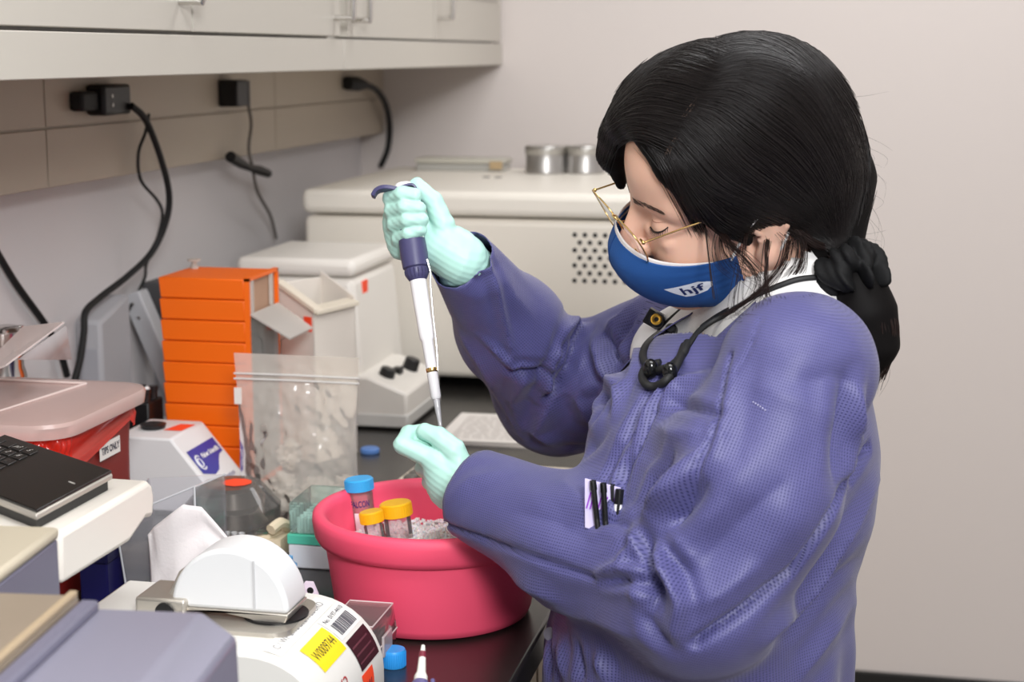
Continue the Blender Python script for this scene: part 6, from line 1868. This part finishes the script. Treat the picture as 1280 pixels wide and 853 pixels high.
for x, y in ((818, 468), (834, 470)):
    MB().ball(gpt(x, y, 0.008), (0.0075, 0.006, 0.010), 14, 10).build('ear_bud', mat('gloss_black_bud', (16, 16, 17), 0.15), cd)

# ================================================================== pocket, badge and pens
def gn(x, y):
    r = ray(x, y).normalized(); h = BV.ray_cast(CAM, r); return h
pk0 = [on_gown(x, y, 0.004) for x, y in ((738, 598), (757, 606), (776, 611))]
pd0 = min(depth_of(p) for p in pk0 if p is not None)
def pkp(x, y, t_=0.0): return atD(x, y, pd0-0.017-t_+0.00010*(x-733))
mb = MB(); mb.hexa([pkp(731, 660, -.004), pkp(776, 672, -.004), pkp(776, 672, 0), pkp(731, 660, 0), pkp(731, 598, -.004), pkp(776, 610, -.004), pkp(776, 610, 0), pkp(731, 598, 0)])
bd = mb.build('name_badge', mat('lilac_card_badge', (206, 196, 232), 0.35), PT, bevel=0.0006)
put_text('IN60', 0.0225, pkp(751, 631, 0.0008), pkp(776, 638)-pkp(731, 626), UP, 'lettering', mat('violet_marker', (140, 40, 190), 0.5), bd, width=0.026)
def pen(x0, y0, x1, y1, label, bodym, white=False, k=0):
    a = pkp(x0, y0, 0.005+0.002*k); b_ = pkp(x1, y1, 0.004+0.002*k); d = (b_-a); L = d.length; d.normalize()
    ext = a+d*(L+0.02)
    M = Vector((0, 0, 1)).rotation_difference(d).to_matrix()
    t = thing('pen', label, 'pen', ext, 'pens clipped in the gown pocket')
    if white:
        MB().lathe([(0.0036, 0.014), (0.0038, 0.015), (0.0038, L+0.02), (0, L+0.022)], a, 16, M).build('barrel', bodym, t)
        MB().lathe([(0, 0), (0.0040, 0.0006), (0.0042, 0.014), (0.003, 0.015)], a, 16, M).build('cap', BLACK, t)
    else:
        MB().lathe([(0.0022, 0.009), (0.0026, 0.010), (0.0026, L+0.02), (0, L+0.022)], a, 16, M).build('barrel', bodym, t)
        MB().lathe([(0, 0), (0.0030, 0.0006), (0.0032, 0.009), (0.0026, 0.010)], a, 16, M).build('cap', BLACK, t)
    c0 = a+d*0.001-FW*0.0034; 
    MB().tube([a+d*0.002, c0+d*0.001-FW*0.002, c0+d*0.006-FW*0.002, c0+d*min(L, 0.034)], [0.0018, 0.0018, 0.0016, 0.001], 8).build('clip', BLACK, t)
pen(741, 600, 746, 648, 'black pen leftmost in the gown pocket', BLACK, k=1)
pen(754, 603, 757, 654, 'black pen with a long clip, second from the left in the gown pocket', BLACK, k=2)
pen(765, 605, 765, 640, 'short black pen third from the left in the gown pocket', BLACK, k=-4)
pen(775, 611, 770, 656, 'white-barrelled pen with a black cap, rightmost in the gown pocket', whp, True, 1)
# pocket edge over the badge
e0 = [pkp(728, 601, 0.002), pkp(740, 607, 0.003), pkp(760, 612, 0.003), pkp(776, 614, 0.002)]
# snap fastener on the gown front below the arm
sp_ = on_gown(689, 793, 0.0008)
if sp_ is not None:
    MB().lathe([(0.0072, 0), (0.0070, 0.0014), (0.004, 0.0020), (0, 0.0020)], sp_, 24, Vector((0, 0, 1)).rotation_difference((-FW-RT*0.4).normalized()).to_matrix()).build('snap', mat('snap_grey', (128, 126, 140), 0.4), PT)
# dotted seam stitches on the upper sleeve and tie
mb = MB()
for k in range(6):
    p = on_gown(942+2.9*k, 503+1.6*k+0.08*k*k, 0.0006)
    if p is not None: mb.ball(p, 0.0006, 6, 4)
o = mb.build('perforation', mat('stitch_white', (206, 204, 232), 0.6), PT); o['kind'] = 'stuff'
